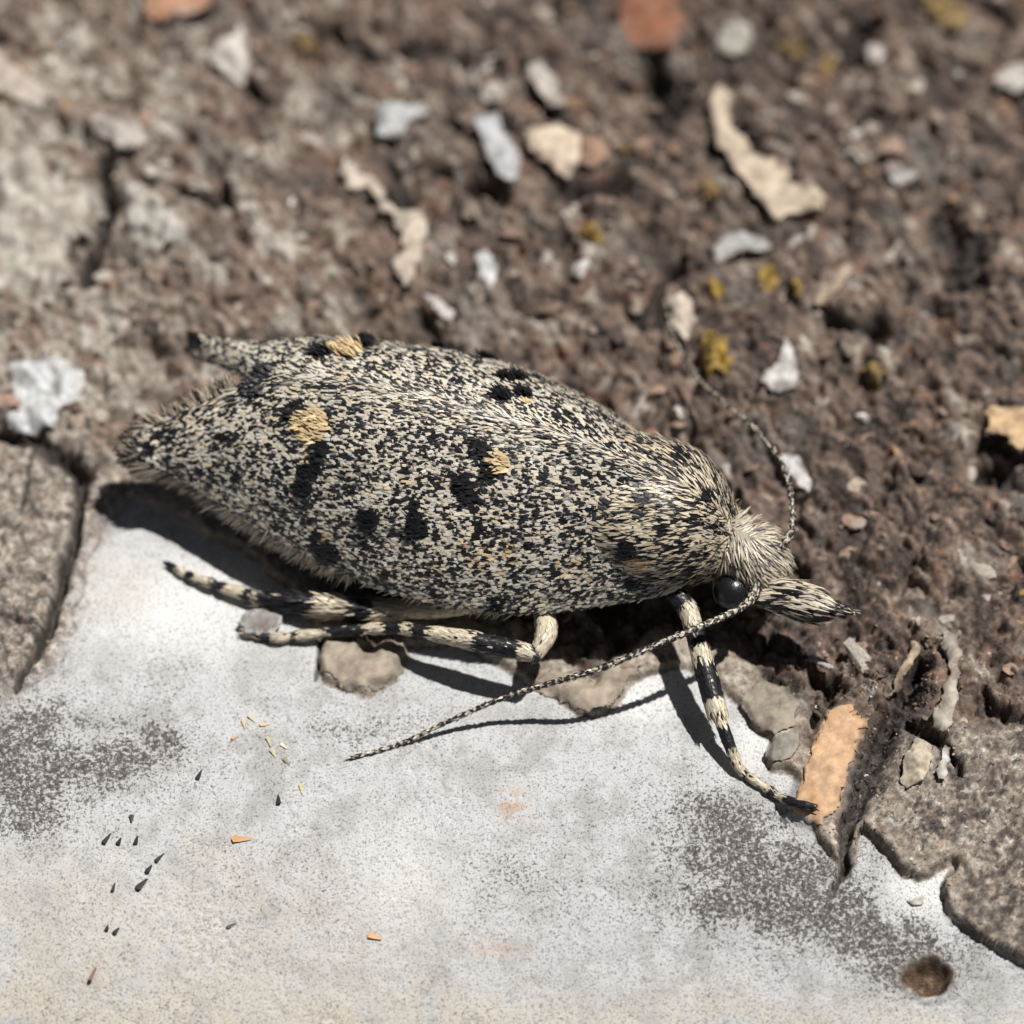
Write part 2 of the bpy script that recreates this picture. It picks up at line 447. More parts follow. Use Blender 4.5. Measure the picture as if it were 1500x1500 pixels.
# the bare orange wood by the front foot
wood = poly_sdf(pxl + jx * .5, pyl + jy * .5, [(1212, 1040), (1250, 1040), (1268, 1060), (1240, 1130), (1228, 1180), (1200, 1205), (1160, 1190), (1172, 1140)])
colr = mixv(colr, [0.56, 0.36, 0.205], sst(4, -3, wood + 2.5 * n_c) * .97)
colr = mixv(colr, [0.42, 0.23, 0.12], sst(3, -6, wood) * .28 * sst(-.05, .5, fbm(GX * 3 + GY, GY - GX, 1.6, 3, 48)))
woodm = sst(6, -2, wood)
wsm = sst(14, -6, wood)
GZ = GZ * (1 - wsm) + (GM + .05 + .05 * fbm(GX, GY, .7, 2, 52) + .012 * fbm(GX * 2.5 + GY, GY - GX, 2.2, 3, 53)) * wsm
# grey stains on the white bark
speck = blob((10, 1075, 90, 90, .9), (90, 1120, 130, 70, .8), (215, 1085, 60, 45, .7), (265, 970, 70, 40, .55), (40, 1190, 60, 60, .5), (530, 1050, 90, 40, .65),
             (1040, 1200, 80, 70, .9), (1160, 1270, 110, 80, 1.0), (1290, 1360, 120, 55, .95), (1090, 1330, 100, 50, .75),
             (1353, 1425, 75, 48, .9), (1190, 1320, 18, 16, .8), (440, 1290, 90, 60, .3), (720, 1270, 90, 60, .35), (870, 1320, 120, 60, .35), (150, 1480, 140, 40, .35))
speck = np.clip(speck * (0.62 + .8 * sst(-.5, .5, fbm(GX, GY, 2.0, 5, 51, .68))), 0, 1.15) + .22 * sst(-.3, .4, n_a + .15)
speck -= .5 * clean
speck -= .4 * np.exp(-((pxl - 265) / 110) ** 2 - ((pyl - 890) / 60) ** 2) + .3 * np.exp(-((pxl - 600) / 60) ** 2 - ((pyl - 1290) / 90) ** 2) + .35 * np.exp(-((pxl - 1370) / 60) ** 2 - ((pyl - 1300) / 40) ** 2)
stain = np.clip(speck - .35, 0, 1) * white
colr = mixv(colr, [0.46, 0.45, 0.435], stain * .55)
pm_ = sst(1.25, .85, pit + .35 * n_c)
colr = mixv(colr, [0.085, 0.05, 0.028], pm_ * .95)
colr = mixv(colr, [0.24, 0.15, 0.08], pm_ * .8 * sst(.1, .35, n_c))
speck = speck * (1 - pm_)
speck = np.clip(speck, 0, 1.2) * white + (.30 + .30 * np.clip((rgt + lft), 0, 1) * sst(-.2, .4, n_d)) * plate
ni, nj = GX.shape
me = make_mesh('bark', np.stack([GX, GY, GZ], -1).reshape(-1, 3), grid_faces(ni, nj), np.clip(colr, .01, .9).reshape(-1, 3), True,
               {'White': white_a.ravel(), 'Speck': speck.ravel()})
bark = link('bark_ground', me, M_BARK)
tag(bark, 'rough brown bark meeting a smooth white patch at the front', kind='structure')

def samp(A, x, y):
    fi = np.interp(x, XS, np.arange(len(XS))); fj = np.interp(y, YS, np.arange(len(YS)))
    i = np.minimum(fi.astype(int), ni - 2); j = np.minimum(fj.astype(int), nj - 2); u = fi - i; v = fj - j
    return A[i, j] * (1 - u) * (1 - v) + A[i + 1, j] * u * (1 - v) + A[i, j + 1] * (1 - u) * v + A[i + 1, j + 1] * u * v

def on_bark(px, py, lift=0.0):
    z = 0.0
    for _ in range(14):
        p = P(px, py, z)
        z = 0.5 * z + 0.5 * (float(samp(GZ, np.array([p[0]]), np.array([p[1]]))[0]) + lift)
    return P(px, py, z)

# ------------------------------------------------------------------ crumbs, chips and flakes on the bark
def ico(sub):
    import bmesh
    bm = bmesh.new(); bmesh.ops.create_icosphere(bm, subdivisions=sub, radius=1.0)
    V = np.array([v.co[:] for v in bm.verts]); F = np.array([[v.index for v in f.verts] for f in bm.faces]); bm.free()
    return V, F

def rand_rot(n, flat=0.5):
    a = rng.random(n) * 2 * np.pi; t = rng.normal(0, flat, n); b = rng.random(n) * 2 * np.pi
    ca, sa, ct, st, cb, sb = np.cos(a), np.sin(a), np.cos(t), np.sin(t), np.cos(b), np.sin(b)
    R = np.zeros((n, 3, 3))
    R[:, 0, 0] = cb * ca - sb * ct * sa; R[:, 0, 1] = -cb * sa - sb * ct * ca; R[:, 0, 2] = sb * st
    R[:, 1, 0] = sb * ca + cb * ct * sa; R[:, 1, 1] = -sb * sa + cb * ct * ca; R[:, 1, 2] = -cb * st
    R[:, 2, 0] = st * sa; R[:, 2, 1] = st * ca; R[:, 2, 2] = ct
    return R

PAL = np.array([[.24, .175, .138], [.15, .112, .092], [.33, .225, .168], [.39, .335, .28], [.30, .245, .20], [.48, .43, .38], [.055, .043, .038], [.31, .20, .125], [.55, .52, .48], [.30, .22, .06]])
PW = np.array([.22, .15, .14, .13, .13, .075, .07, .04, .045, .003]); PW = PW / PW.sum()

def shard(V, cuts=9):
    """a ball cut by random planes into an angular grain"""
    V = V * (1 + .05 * rng.normal(0, 1, (len(V), 1)))
    for _ in range(cuts):
        d = rng.normal(0, 1, 3); d /= np.linalg.norm(d); o = rng.uniform(.35, .85)
        V = V - np.maximum(V @ d - o, 0)[:, None] * d
    return V + .03 * rng.normal(0, 1, V.shape)

def lumps(n, r0, r1, sub, area, keep):
    x = rng.uniform(area[0], area[1], n); y = rng.uniform(area[2], area[3], n)
    w = samp(white, x, y); p = samp(plate, x, y); shade_ = samp(crack_shade, x, y)
    w = np.maximum(w, 0)
    ok = (w < .1) & (rng.random(n) > p * keep) & (samp(woodm, x, y) < .3) & (samp(hstep, x, y) < .2)
    shade_ = shade_[ok]
    x, y = x[ok], y[ok]; n = len(x)
    px, py = project(np.stack([x, y, samp(GZ, x, y)], 1)); free = np.ones(n, bool)
    for fl in FL: free &= poly_sdf(px, py, fl[3]) > (10 if sub > 1 else -2)
    x, y, shade_ = x[free], y[free], shade_[free]; n = len(x)
    r = r0 * (r1 / r0) ** (rng.random(n) ** 1.8)
    V0, F0 = ico(sub); nv = len(V0)
    var = np.stack([shard(V0) for _ in range(28)])
    S = np.stack([rng.uniform(.6, 1.7, n), rng.uniform(.5, 1.1, n), rng.uniform(.18, .6, n)], 1) * (r * (1 - .45 * sst(0, -2, y) * (sub > 1)))[:, None]
    V = np.einsum('nij,nvj->nvi', rand_rot(n, .45), var[rng.integers(0, 28, n)] * S[:, None, :])
    z = samp(GZ, x, y) + r * rng.uniform(-.25, .2, n)
    V += np.stack([x, y, z], 1)[:, None, :]
    c = PAL[rng.choice(len(PAL), n, p=PW)] * rng.uniform(.7, 1.3, (n, 1))
    loc_ = np.stack([samp(colr[..., k], x, y) for k in range(3)], 1)
    c = np.where((rng.random(n) < .72)[:, None], loc_ * rng.uniform(.6, 1.5, (n, 1)), c)
    c = np.where(((shade_ > .4) & (rng.random(n) < .85))[:, None], np.array([.035, .03, .028])[None] * rng.uniform(.6, 2.2, (n, 1)), c)  # crumbs in the cracks coloured near black to match the painted shade
    F = (F0[None] + (np.arange(n) * nv)[:, None, None]).reshape(-1, 3)
    return V.reshape(-1, 3), F, np.clip(np.repeat(c, nv, 0), .01, .8)

def slab(name, poly, thick, color, dome=0.05, curl=0.0, rough=0.03, lift=0.0, cell=None, color2=None, seed=0, tilt=(0, 0), hug=0.35, dirt=.4):
    """a solid flake of bark or lichen with its outline at POLY (picture), lying on the bark; returns mesh and its place"""
    W_ = np.array([on_bark(x, y) for x, y in poly]); cx = W_.mean(0)
    Q = [(float(x), float(y)) for x, y in (W_[:, :2] - cx[:2])]
    q = np.array(Q); lo = q.min(0) - .03; hi = q.max(0) + .03
    size = float((hi - lo).max()); cell = cell or max(.022, size / 34)
    xs = np.arange(lo[0], hi[0] + cell, cell); ys = np.arange(lo[1], hi[1] + cell, cell)
    X, Y = np.meshgrid(xs, ys, indexing='ij')
    wob = size * .045 + .02
    Xn = X + wob * fbm(X + seed, Y, 3 / size ** .5 + 2, 3, 70 + seed); Yn = Y + wob * fbm(X, Y + seed, 3 / size ** .5 + 2, 3, 80 + seed)
    s = poly_sdf(Xn, Yn, Q)
    ins = s < 0
    F = grid_faces(*X.shape)
    F = F[ins.ravel()[F].any(1)]
    used = np.unique(F); mp = -np.ones(X.size, int); mp[used] = np.arange(len(used)); F = mp[F]
    gx, gy = np.gradient(s, cell, cell)
    out = np.maximum(s, 0); x2 = (X - gx * out).ravel()[used]; y2 = (Y - gy * out).ravel()[used]; s2 = np.minimum(s, 0).ravel()[used]
    base = samp(GZ, x2 + cx[0], y2 + cx[1])
    fl = np.percentile(base, 75)
    zb = fl + (base - fl) * hug
    ln = np.linalg.norm(q, axis=1).max()
    ev = np.linalg.svd(q - q.mean(0), full_matrices=False)[2]
    tx = (x2 * ev[1, 0] + y2 * ev[1, 1]) / (np.abs(q @ ev[1]).max() + 1e-6)
    top = zb + lift + thick * .5 + dome * (1 - np.exp(s2 / (.12 * size + .03))) + curl * tx ** 2 + rough * 2.0 * fbm(x2 + seed * 3, y2, 3.2, 5, 90 + seed, .65) + tilt[0] * x2 + tilt[1] * y2
    bot = top - thick * (.4 + .6 * (1 - np.exp(s2 / .05))) - dome * .6 * (1 - np.exp(s2 / (.12 * size + .03)))
    z0 = float(fl); V = np.vstack([np.stack([x2, y2, top - z0], 1), np.stack([x2, y2, bot - z0], 1)])
    n = len(used)
    ed = {}
    for f in F:
        for a, b in zip(f, np.roll(f, -1)):
            ed[(a, b)] = 1
    side = [(b, a, a + n, b + n) for (a, b) in ed if (b, a) not in ed]
    Fa = np.vstack([F, F[:, ::-1] + n, np.array(side)])
    c0 = np.array(color); cc = np.broadcast_to(c0, (n, 3)).copy()
    c1_ = np.array(color2) if color2 is not None else c0 * .62
    cc = mixv(cc, c1_, sst(-.05, .5, fbm(x2 + 5, y2 + seed, 3.5, 4, 95 + seed, .6)) * .8)
    if dirt: cc = mixv(cc, [.20, .145, .115], dirt * sst(.05, .4, fbm(x2 - 9, y2 + seed * 2, 2.6, 4, 99 + seed, .65)))
    bk_ = np.stack([samp(colr[..., k], x2 + cx[0], y2 + cx[1]) for k in range(3)], 1)
    if dirt > .3: cc = mixv(cc, bk_, .75 * np.exp(s2 / (.05 + .05 * size)) * sst(-.35, .25, fbm(x2 + seed, y2 - 4, 4.0, 4, 101 + seed, .65)))
    return make_mesh(name, V, Fa, np.vstack([cc, cc * .8]), True), (cx[0], cx[1], z0)

def ell(cx, cy, rx, ry, ang=0.0, n=11, jag=.18, seed=1):
    r = np.random.default_rng(seed * 7 + int(cx)); a = math.radians(ang); out = []
    for k in range(n):
        t = 2 * math.pi * k / n; m = 1 + r.uniform(-jag, jag)
        x, y = rx * m * math.cos(t), ry * m * math.sin(t)
        out.append((cx + x * math.cos(a) - y * math.sin(a), cy + x * math.sin(a) + y * math.cos(a)))
    return out

CREAM = (.62, .52, .40); PALE = (.58, .54, .48); WHT = (.62, .63, .62); GREY = (.42, .40, .36); BEIGE = (.36, .31, .245); ORG = (.60, .38, .20); YEL = (.42, .285, .06); RED = (.27, .115, .065); PINK = (.42, .27, .19)
FL = [  # name, category, label, outline, thickness, colour, options
    ('curled_flake', 'bark flake', 'long cream flake bent like a hook, upper right beyond the moth', [(1038, 150), (1062, 155), (1075, 200), (1100, 225), (1135, 265), (1158, 287), (1185, 272), (1208, 295), (1200, 318), (1130, 326), (1100, 300), (1065, 250), (1042, 205)], .10, CREAM, dict(curl=.16, dome=.10, lift=.09, hug=.25)),
    ('branched_flake', 'bark flake', 'ivory forked flake standing behind the rear half of the moth', [(500, 242), (522, 260), (548, 262), (582, 315), (622, 325), (630, 348), (618, 372), (622, 400), (592, 440), (574, 398), (592, 350), (562, 322), (540, 285), (508, 278)], .09, (.64, .56, .46), dict(curl=.10, dome=.10, lift=.08, hug=.25)),
    ('bark_flake', 'bark flake', 'broad cream block flake next to a narrow bluish one above the moth', [(768, 200), (812, 200), (850, 212), (850, 245), (830, 268), (795, 248), (775, 230)], .12, (.66, .55, .43), dict(curl=.05, dome=.12, lift=.09, hug=.25)),
    ('bark_flake', 'bark flake', 'narrow bluish white flake leaning left of the cream block', [(692, 190), (728, 190), (748, 215), (765, 250), (752, 268), (728, 258), (708, 230)], .09, (.55, .57, .59), dict(curl=.10, dome=.08, lift=.08, hug=.25)),
    ('bark_flake', 'bark flake', 'dull pinkish flake tailing off right of the cream block', [(852, 212), (885, 205), (893, 228), (872, 255), (850, 248)], .08, PINK, dict(lift=.06)),
    ('bark_flake', 'bark flake', 'white wedge flake near the top left, pointed end up', [(350, 42), (362, 60), (366, 100), (358, 135), (335, 118), (306, 92), (318, 72), (338, 62)], .10, (.62, .58, .53), dict(curl=.08, dome=.08, lift=.09, hug=.25)),
    ('bark_flake', 'bark flake', 'pale slanting strip of bark at the left edge near the top', [(-30, 80), (10, 96), (50, 130), (82, 152), (62, 170), (25, 148), (-30, 130)], .10, (.50, .44, .38), dict(dome=.10, lift=.08)),
    ('bark_flake', 'bark flake', 'pale knobbed flake between the pale strip and the white wedge', [(124, 176), (150, 175), (180, 195), (208, 196), (218, 218), (200, 236), (172, 226), (145, 206)], .10, (.50, .46, .42), dict(dome=.12, lift=.10)),
    ('lichen_crust', 'lichen', 'large pale lumpy crust at the left edge', [(-40, 215), (25, 212), (62, 238), (110, 255), (148, 290), (164, 325), (140, 362), (118, 352), (100, 378), (118, 425), (70, 450), (-40, 430)], .10, (.50, .47, .42), dict(dome=.16, rough=.30, color2=(.22, .18, .15), hug=.8)),
    ('lichen_crust', 'lichen', 'smaller pale crust just right of the large lumpy crust', [(176, 285), (198, 268), (228, 288), (252, 308), (278, 335), (268, 360), (232, 372), (190, 352)], .10, (.50, .48, .44), dict(dome=.16, rough=.24, hug=.7)),
    ('bark_flake', 'bark flake', 'small bluish white flake left of the narrow bluish one, above the fork', [(550, 168), (575, 155), (598, 165), (622, 160), (628, 172), (598, 185), (585, 210), (552, 208)], .08, (.54, .56, .56), dict(dome=.10, lift=.10)),
    ('bark_flake', 'bark flake', 'leaning white flake directly above the cream block', [(770, 112), (795, 104), (812, 128), (828, 158), (812, 170), (785, 150)], .09, (.60, .55, .50), dict(lift=.12, curl=.08, hug=.1)),
    ('bark_flake', 'bark flake', 'short pale flake left of the leaning white one', [(702, 140), (722, 126), (746, 135), (742, 154), (708, 158)], .08, (.50, .46, .41), dict(lift=.08)),
    ('bark_flake', 'bark flake', 'greyish white arched flake under the bend of the hooked flake', [(1040, 375), (1060, 352), (1090, 345), (1122, 358), (1130, 374), (1105, 378), (1075, 382), (1052, 388)], .08, (.50, .51, .48), dict(lift=.08, dome=.08)),
    ('bark_flake', 'bark flake', 'white sliver flake leaning beside the raised far antenna', [(1141, 671), (1155, 672), (1175, 692), (1190, 712), (1184, 726), (1160, 722), (1146, 700)], .07, (.66, .66, .64), dict(lift=.10, curl=.05, hug=.1)),
    ('bark_flake', 'bark flake', 'white three-cornered flake beyond the raised far antenna', [(1150, 512), (1160, 530), (1168, 558), (1168, 580), (1140, 582), (1108, 570), (1132, 552), (1142, 530)], .07, (.58, .57, .54), dict(lift=.10, hug=.1)),
    ('wood_chip', 'wood chip', 'bright tan chip cut by the right edge', [(1442, 628), (1480, 620), (1560, 600), (1580, 700), (1510, 682), (1490, 690), (1470, 668), (1442, 660)], .10, (.66, .46, .27), dict(lift=.24, dome=.04, hug=0, rough=.02)),
    ('lichen_crust', 'lichen', 'bluish white crust left of the moth wing tips', [(12, 545), (45, 528), (95, 532), (130, 556), (118, 585), (85, 605), (80, 632), (35, 642), (10, 628), (20, 590)], .07, (.58, .60, .61), dict(dome=.07, rough=.05, hug=.6, color2=(.45, .44, .42))),
    ('bark_flake', 'bark flake', 'cream sliver flake between the moth thorax and a yellow lichen pair', [(976, 446), (1000, 440), (1018, 462), (1016, 490), (1002, 510), (988, 490)], .08, (.62, .54, .46), dict(lift=.08)),
    ('bark_flake', 'bark flake', 'dull orange pink chip at the top edge toward the left', [(208, -10), (325, -10), (318, 18), (285, 38), (240, 44), (212, 30)], .10, (.47, .26, .16), dict(dome=.10, lift=.10)),
    ('bark_flake', 'bark flake', 'reddish brown slab at the top edge right of centre', [(912, -20), (985, -20), (1002, 40), (985, 84), (952, 92), (920, 70), (905, 30)], .10, RED, dict(dome=.10, lift=.10)),
    ('bark_flake', 'bark flake', 'small white flake behind the forked flake, right of its foot', [(697, 385), (715, 382), (730, 405), (722, 424), (704, 416)], .06, WHT, dict(lift=.06)),
    ('bark_flake', 'bark flake', 'tiny white oval flake below the lone yellow lichen', ell(851, 401, 17, 10, -50), .06, (.63, .62, .58), dict(lift=.06)),
    ('bark_flake', 'bark flake', 'slim tan splinter slanting up right of the moth head side', [(1188, 446), (1212, 424), (1235, 400), (1252, 396), (1248, 412), (1222, 436), (1198, 458)], .07, (.42, .33, .25), dict(lift=.08)),
    ('bark_flake', 'bark flake', 'pale blurred flake right of the hooked flake end', ell(1318, 262, 26, 15, 35), .08, (.50, .48, .46), dict(lift=.08)),
    ('bark_flake', 'bark flake', 'round pale blurred grain high on the right, left of dull yellow lichen', ell(1280, 88, 14, 13), .08, (.60, .56, .54), dict(lift=.10)),
    ('bark_flake', 'bark flake', 'pale blurred lump at the right edge near the top', ell(1485, 125, 28, 22, 20), .10, (.58, .54, .50), dict(lift=.10)),
    ('bark_flake', 'bark flake', 'pale blurred flake above the upper end of the hooked flake', ell(1075, 65, 24, 26, 60), .08, (.44, .42, .37), dict(lift=.08)),
    ('bark_flake', 'bark flake', 'small white flake touching the far wing outline of the moth', [(622, 438), (640, 440), (664, 468), (660, 480), (640, 468)], .06, (.60, .56, .53), dict(lift=.07)),
    ('bark_flake', 'bark flake', 'long grey fibre strip right of the black crevice', [(1378, 930), (1402, 935), (1406, 985), (1404, 1030), (1388, 1088), (1362, 1082), (1378, 1032), (1388, 990)], .07, (.46, .42, .36), dict(lift=.08, rough=.06)),
    ('bark_flake', 'bark flake', 'cream fibre strip on the left lip of the black crevice', [(1336, 946), (1350, 952), (1330, 990), (1312, 1028), (1300, 1030), (1318, 984)], .06, (.52, .42, .29), dict(lift=.09)),
    ('bark_flake', 'bark flake', 'ribbed cream flake right of the crevice, below the grey fibre strip', [(1342, 1085), (1366, 1096), (1362, 1125), (1352, 1148), (1330, 1158), (1318, 1150), (1322, 1118)], .06, (.56, .49, .38), dict(lift=.04, rough=.06)),
    ('bark_flake', 'bark flake', 'small white flake right of the ribbed cream flake', ell(1381, 1128, 8, 20, 8), .06, (.60, .58, .55), dict(lift=.05)),
    ('bark_splinter', 'splinter', 'white pointed splinter at the end of the palp shadow', [(1180, 968), (1190, 966), (1218, 986), (1222, 996), (1206, 990)], .06, (.55, .52, .50), dict(lift=.10, hug=0)),
    ('wood_splinter', 'splinter', 'smooth pale orange sliver of bare wood under the front foot', [(1212, 1042), (1232, 1036), (1252, 1040), (1268, 1058), (1254, 1095), (1242, 1130), (1226, 1182), (1200, 1208), (1164, 1192), (1172, 1150), (1192, 1095)], .05, (.60, .40, .25), dict(dome=.02, rough=.022, lift=.0, hug=1, color2=(.50, .29, .15), dirt=.4)),
    ('grey_plate', 'lichen', 'smooth grey beige plate lobed over white bark below the middle leg', [(470, 948), (500, 935), (560, 940), (598, 958), (590, 988), (548, 1014), (508, 1014), (466, 985)], .03, BEIGE, dict(dome=.02, rough=.015, lift=.0, hug=1, dirt=.3, color2=(.24, .21, .175))),
    ('grey_plate', 'lichen', 'smooth grey beige plate lobed over white bark under near antenna', [(780, 1010), (800, 985), (880, 985), (940, 975), (915, 1008), (896, 1036), (868, 1046), (838, 1040), (812, 1022)], .03, (.37, .315, .25), dict(dome=.02, rough=.015, lift=.0, hug=1, dirt=.3, color2=(.27, .235, .19))),
    ('grey_plate', 'lichen', 'small grey lobe beside the front foot, left of orange wood', [(1118, 1108), (1140, 1078), (1168, 1072), (1172, 1092), (1160, 1112), (1132, 1120)], .05, (.27, .25, .22), dict(dome=.03, rough=.02, lift=.02, hug=.5)),
    ('grey_plate', 'lichen', 'olive grey plate between front leg and orange wood, rounded front', [(1092, 1052), (1085, 1030), (1110, 1000), (1150, 1010), (1172, 1030), (1165, 1062), (1135, 1075), (1115, 1070)], .05, (.30, .265, .21), dict(dome=.03, rough=.02, lift=.02, hug=.5, color2=(.16, .13, .11))),
    ('bark_flake', 'bark flake', 'grey blurred flake lying under the tip of the middle leg', [(350, 918), (362, 902), (392, 898), (415, 910), (405, 932), (378, 940), (358, 934)], .06, (.24, .22, .20), dict(lift=.12, dome=.05, hug=.2)),
    ('bark_flake', 'bark flake', 'tiny olive speck flake alone on white bark beside right plate', [(1328, 1320), (1342, 1312), (1354, 1312), (1352, 1326), (1338, 1330)], .03, (.44, .41, .32), dict(dome=.01, rough=.005)),
]
YL = [(870, 346, 24, 15, 5, 'lone bright yellow lichen patch above the moth midback'), (1122, 413, 18, 15, 40, 'round yellow lichen patch below the arched grey flake'),
      (1046, 528, 26, 30, 50, 'largest bright yellow lichen patch, beside the far antenna tip'), (1036, 498, 14, 10, 20, 'small yellow lichen knob touching the largest yellow patch'),
      (1284, 550, 24, 19, 35, 'orange yellow lichen patch on its own toward the right'), (446, 70, 22, 13, 15, 'dull yellow lichen near the top left, right of the white wedge'),
      (1385, 28, 50, 26, 30, 'wide dull yellow lichen in the top right corner'), (1160, 78, 26, 12, 15, 'faint yellow lichen high above the hooked flake'),
      (1040, 287, 13, 17, 0, 'ochre lichen spot inside the curve of the hooked flake'), (1050, 424, 18, 13, 45, 'ochre lichen left of the round yellow patch'),
      (1164, 428, 12, 10, 0, 'tan yellow lichen dot right of the round yellow patch'), (912, 222, 15, 8, 0, 'faint ochre lichen right of the pinkish flake'), (1212, 100, 16, 14, 40, 'brown yellow lichen below the faint high one')]
for k, (x, y, rx, ry, an, lab) in enumerate(YL):
    c = YEL if 'bright' in lab or 'round' in lab or 'knob' in lab else (.30, .215, .085)
    FL.append(('lichen_patch', 'lichen', lab, ell(x, y, rx * .88, ry * .88, an, 14, .38, k), .04, c, dict(dome=.06, rough=.16, color2=(.20, .13, .05), lift=.05, hug=.7, dirt=.5)))
AREA = (-11, 11, -10.5, 13.5)
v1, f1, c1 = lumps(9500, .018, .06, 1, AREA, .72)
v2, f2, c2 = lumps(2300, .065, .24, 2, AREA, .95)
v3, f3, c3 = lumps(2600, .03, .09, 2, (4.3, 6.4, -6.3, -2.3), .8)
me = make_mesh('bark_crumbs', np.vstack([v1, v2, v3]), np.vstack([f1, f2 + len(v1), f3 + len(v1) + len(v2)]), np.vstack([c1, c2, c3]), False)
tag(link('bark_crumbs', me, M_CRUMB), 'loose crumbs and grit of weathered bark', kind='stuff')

for k, (nm, cat, lab, poly, th, c, opt) in enumerate(FL):
    me, loc = slab(nm, poly, th, c, seed=k, **opt)
    tag(link(nm, me, M_FLAKE, None, loc), lab, cat, 'yellow lichen patches' if nm == 'lichen_patch' else 'grey plates at the edge of the white bark' if nm == 'grey_plate' else None)

# mid-sized chips of the bark itself: shared meshes, children of the bark
chip_me = []
V0, F0 = ico(2)
for k in range(14):
    s = np.array([rng.uniform(.8, 1.6), rng.uniform(.5, .9), rng.uniform(.22, .4)])
    V = shard(V0, 11) * s * 1.25
    c = PAL[[0, 2, 3, 4, 5, 5, 3, 7, 0, 1, 2, 8, 4, 5][k]]
    m_ = make_mesh('bark_chip', V, F0, np.clip(np.repeat(c[None], len(V), 0) * rng.uniform(.8, 1.2, (len(V), 1)), .01, .8), False)
    m_.materials.append(M_CRUMB); chip_me.append(m_)
nchip = 0
while nchip < 130:
    px, py = rng.uniform(-60, 1560), rng.uniform(-60, 1250)
    p = P(px, py, 0.0); a, l, _ = W2L(p)
    w, q = (float(samp(A, np.array([p[0]]), np.array([p[1]]))[0]) for A in (white, plate))
    if min(float(poly_sdf(np.array([px]), np.array([py]), fl[3])[0]) for fl in FL) < 12: continue
    if w > .02 or q > .4 or float(samp(hstep, p[:1], p[1:2])[0]) > .05 or float(samp(woodm, p[:1], p[1:2])[0]) > .05 or float(samp(crack_shade, p[:1], p[1:2])[0]) > .2 or (-6 < a < 4.6 and abs(l) < 2.4): continue
    z = float(samp(GZ, np.array([p[0]]), np.array([p[1]]))[0])
    o = link('bark_chip', chip_me[nchip % 14], None, bark, (p[0], p[1], z - .02))
    r = rng.uniform(.09, .2); o.scale = (r, r, r)
    o.rotation_euler = (rng.normal(0, .35), rng.normal(0, .35), rng.uniform(0, 6.28))
    nchip += 1

# ------------------------------------------------------------------ scales: the little plates and hairs that cover the moth
T_SC = np.array([(-.2, 0, 0), (.2, 0, 0), (-.5, .5, 0), (.5, .5, 0), (-.42, .93, 0), (0, .86, 0), (.42, 1.0, 0), (0, .5, .035)], float)
F_SC = np.array([(0, 1, 7), (0, 7, 2), (1, 3, 7), (2, 7, 4), (4, 7, 5), (5, 7, 6), (7, 3, 6)])
T_HR = np.array([(-.3, 0, 0), (.3, 0, 0), (-.5, .35, .05), (.5, .35, .05), (-.35, .7, .03), (.35, .7, .03), (0, 1, 0)], float)
F_HR = np.array([(0, 1, 3), (0, 3, 2), (2, 3, 5), (2, 5, 4), (4, 5, 6)])

def strips(p, d, n, Lg, Wd, lift, col, hair=False, bend=0.0, tipcol=None):
    """N scales at P pointing along D, standing off the surface (normal N) by LIFT radians"""
    T, F = (T_HR, F_HR) if hair else (T_SC, F_SC)
    N_ = len(p); n = norm(n); d = norm(d - n * (d * n).sum(-1, keepdims=True)); s = np.cross(d, n)
    cl, sn = np.cos(lift)[:, None], np.sin(lift)[:, None]
    dd = d * cl + n * sn; nn = n * cl - d * sn
    t = T[None]
    y = t[:, :, 1] * Lg[:, None]
    z = t[:, :, 2] * Wd[:, None] * 1.2 - (bend * Lg)[:, None] * t[:, :, 1] ** 2
    x = t[:, :, 0] * Wd[:, None]
    V = p[:, None] + x[..., None] * s[:, None] + y[..., None] * dd[:, None] + z[..., None] * nn[:, None]
    Fa = (F[None] + (np.arange(N_) * len(T))[:, None, None]).reshape(-1, 3)
    cc = np.repeat(col[:, None], len(T), 1)
    if tipcol is not None:
        cc = cc + (tipcol[:, None] - cc) * (T[:, 1] ** 2)[None, :, None]
    return V.reshape(-1, 3), Fa, cc.reshape(-1, 3)

def join(parts):
    Vs, Fs, Cs, k = [], [], [], 0
    for v, f, c in parts:
        Vs.append(v); Fs.append(f + k); Cs.append(c); k += len(v)
    return np.vstack(Vs), np.vstack(Fs), np.vstack(Cs)

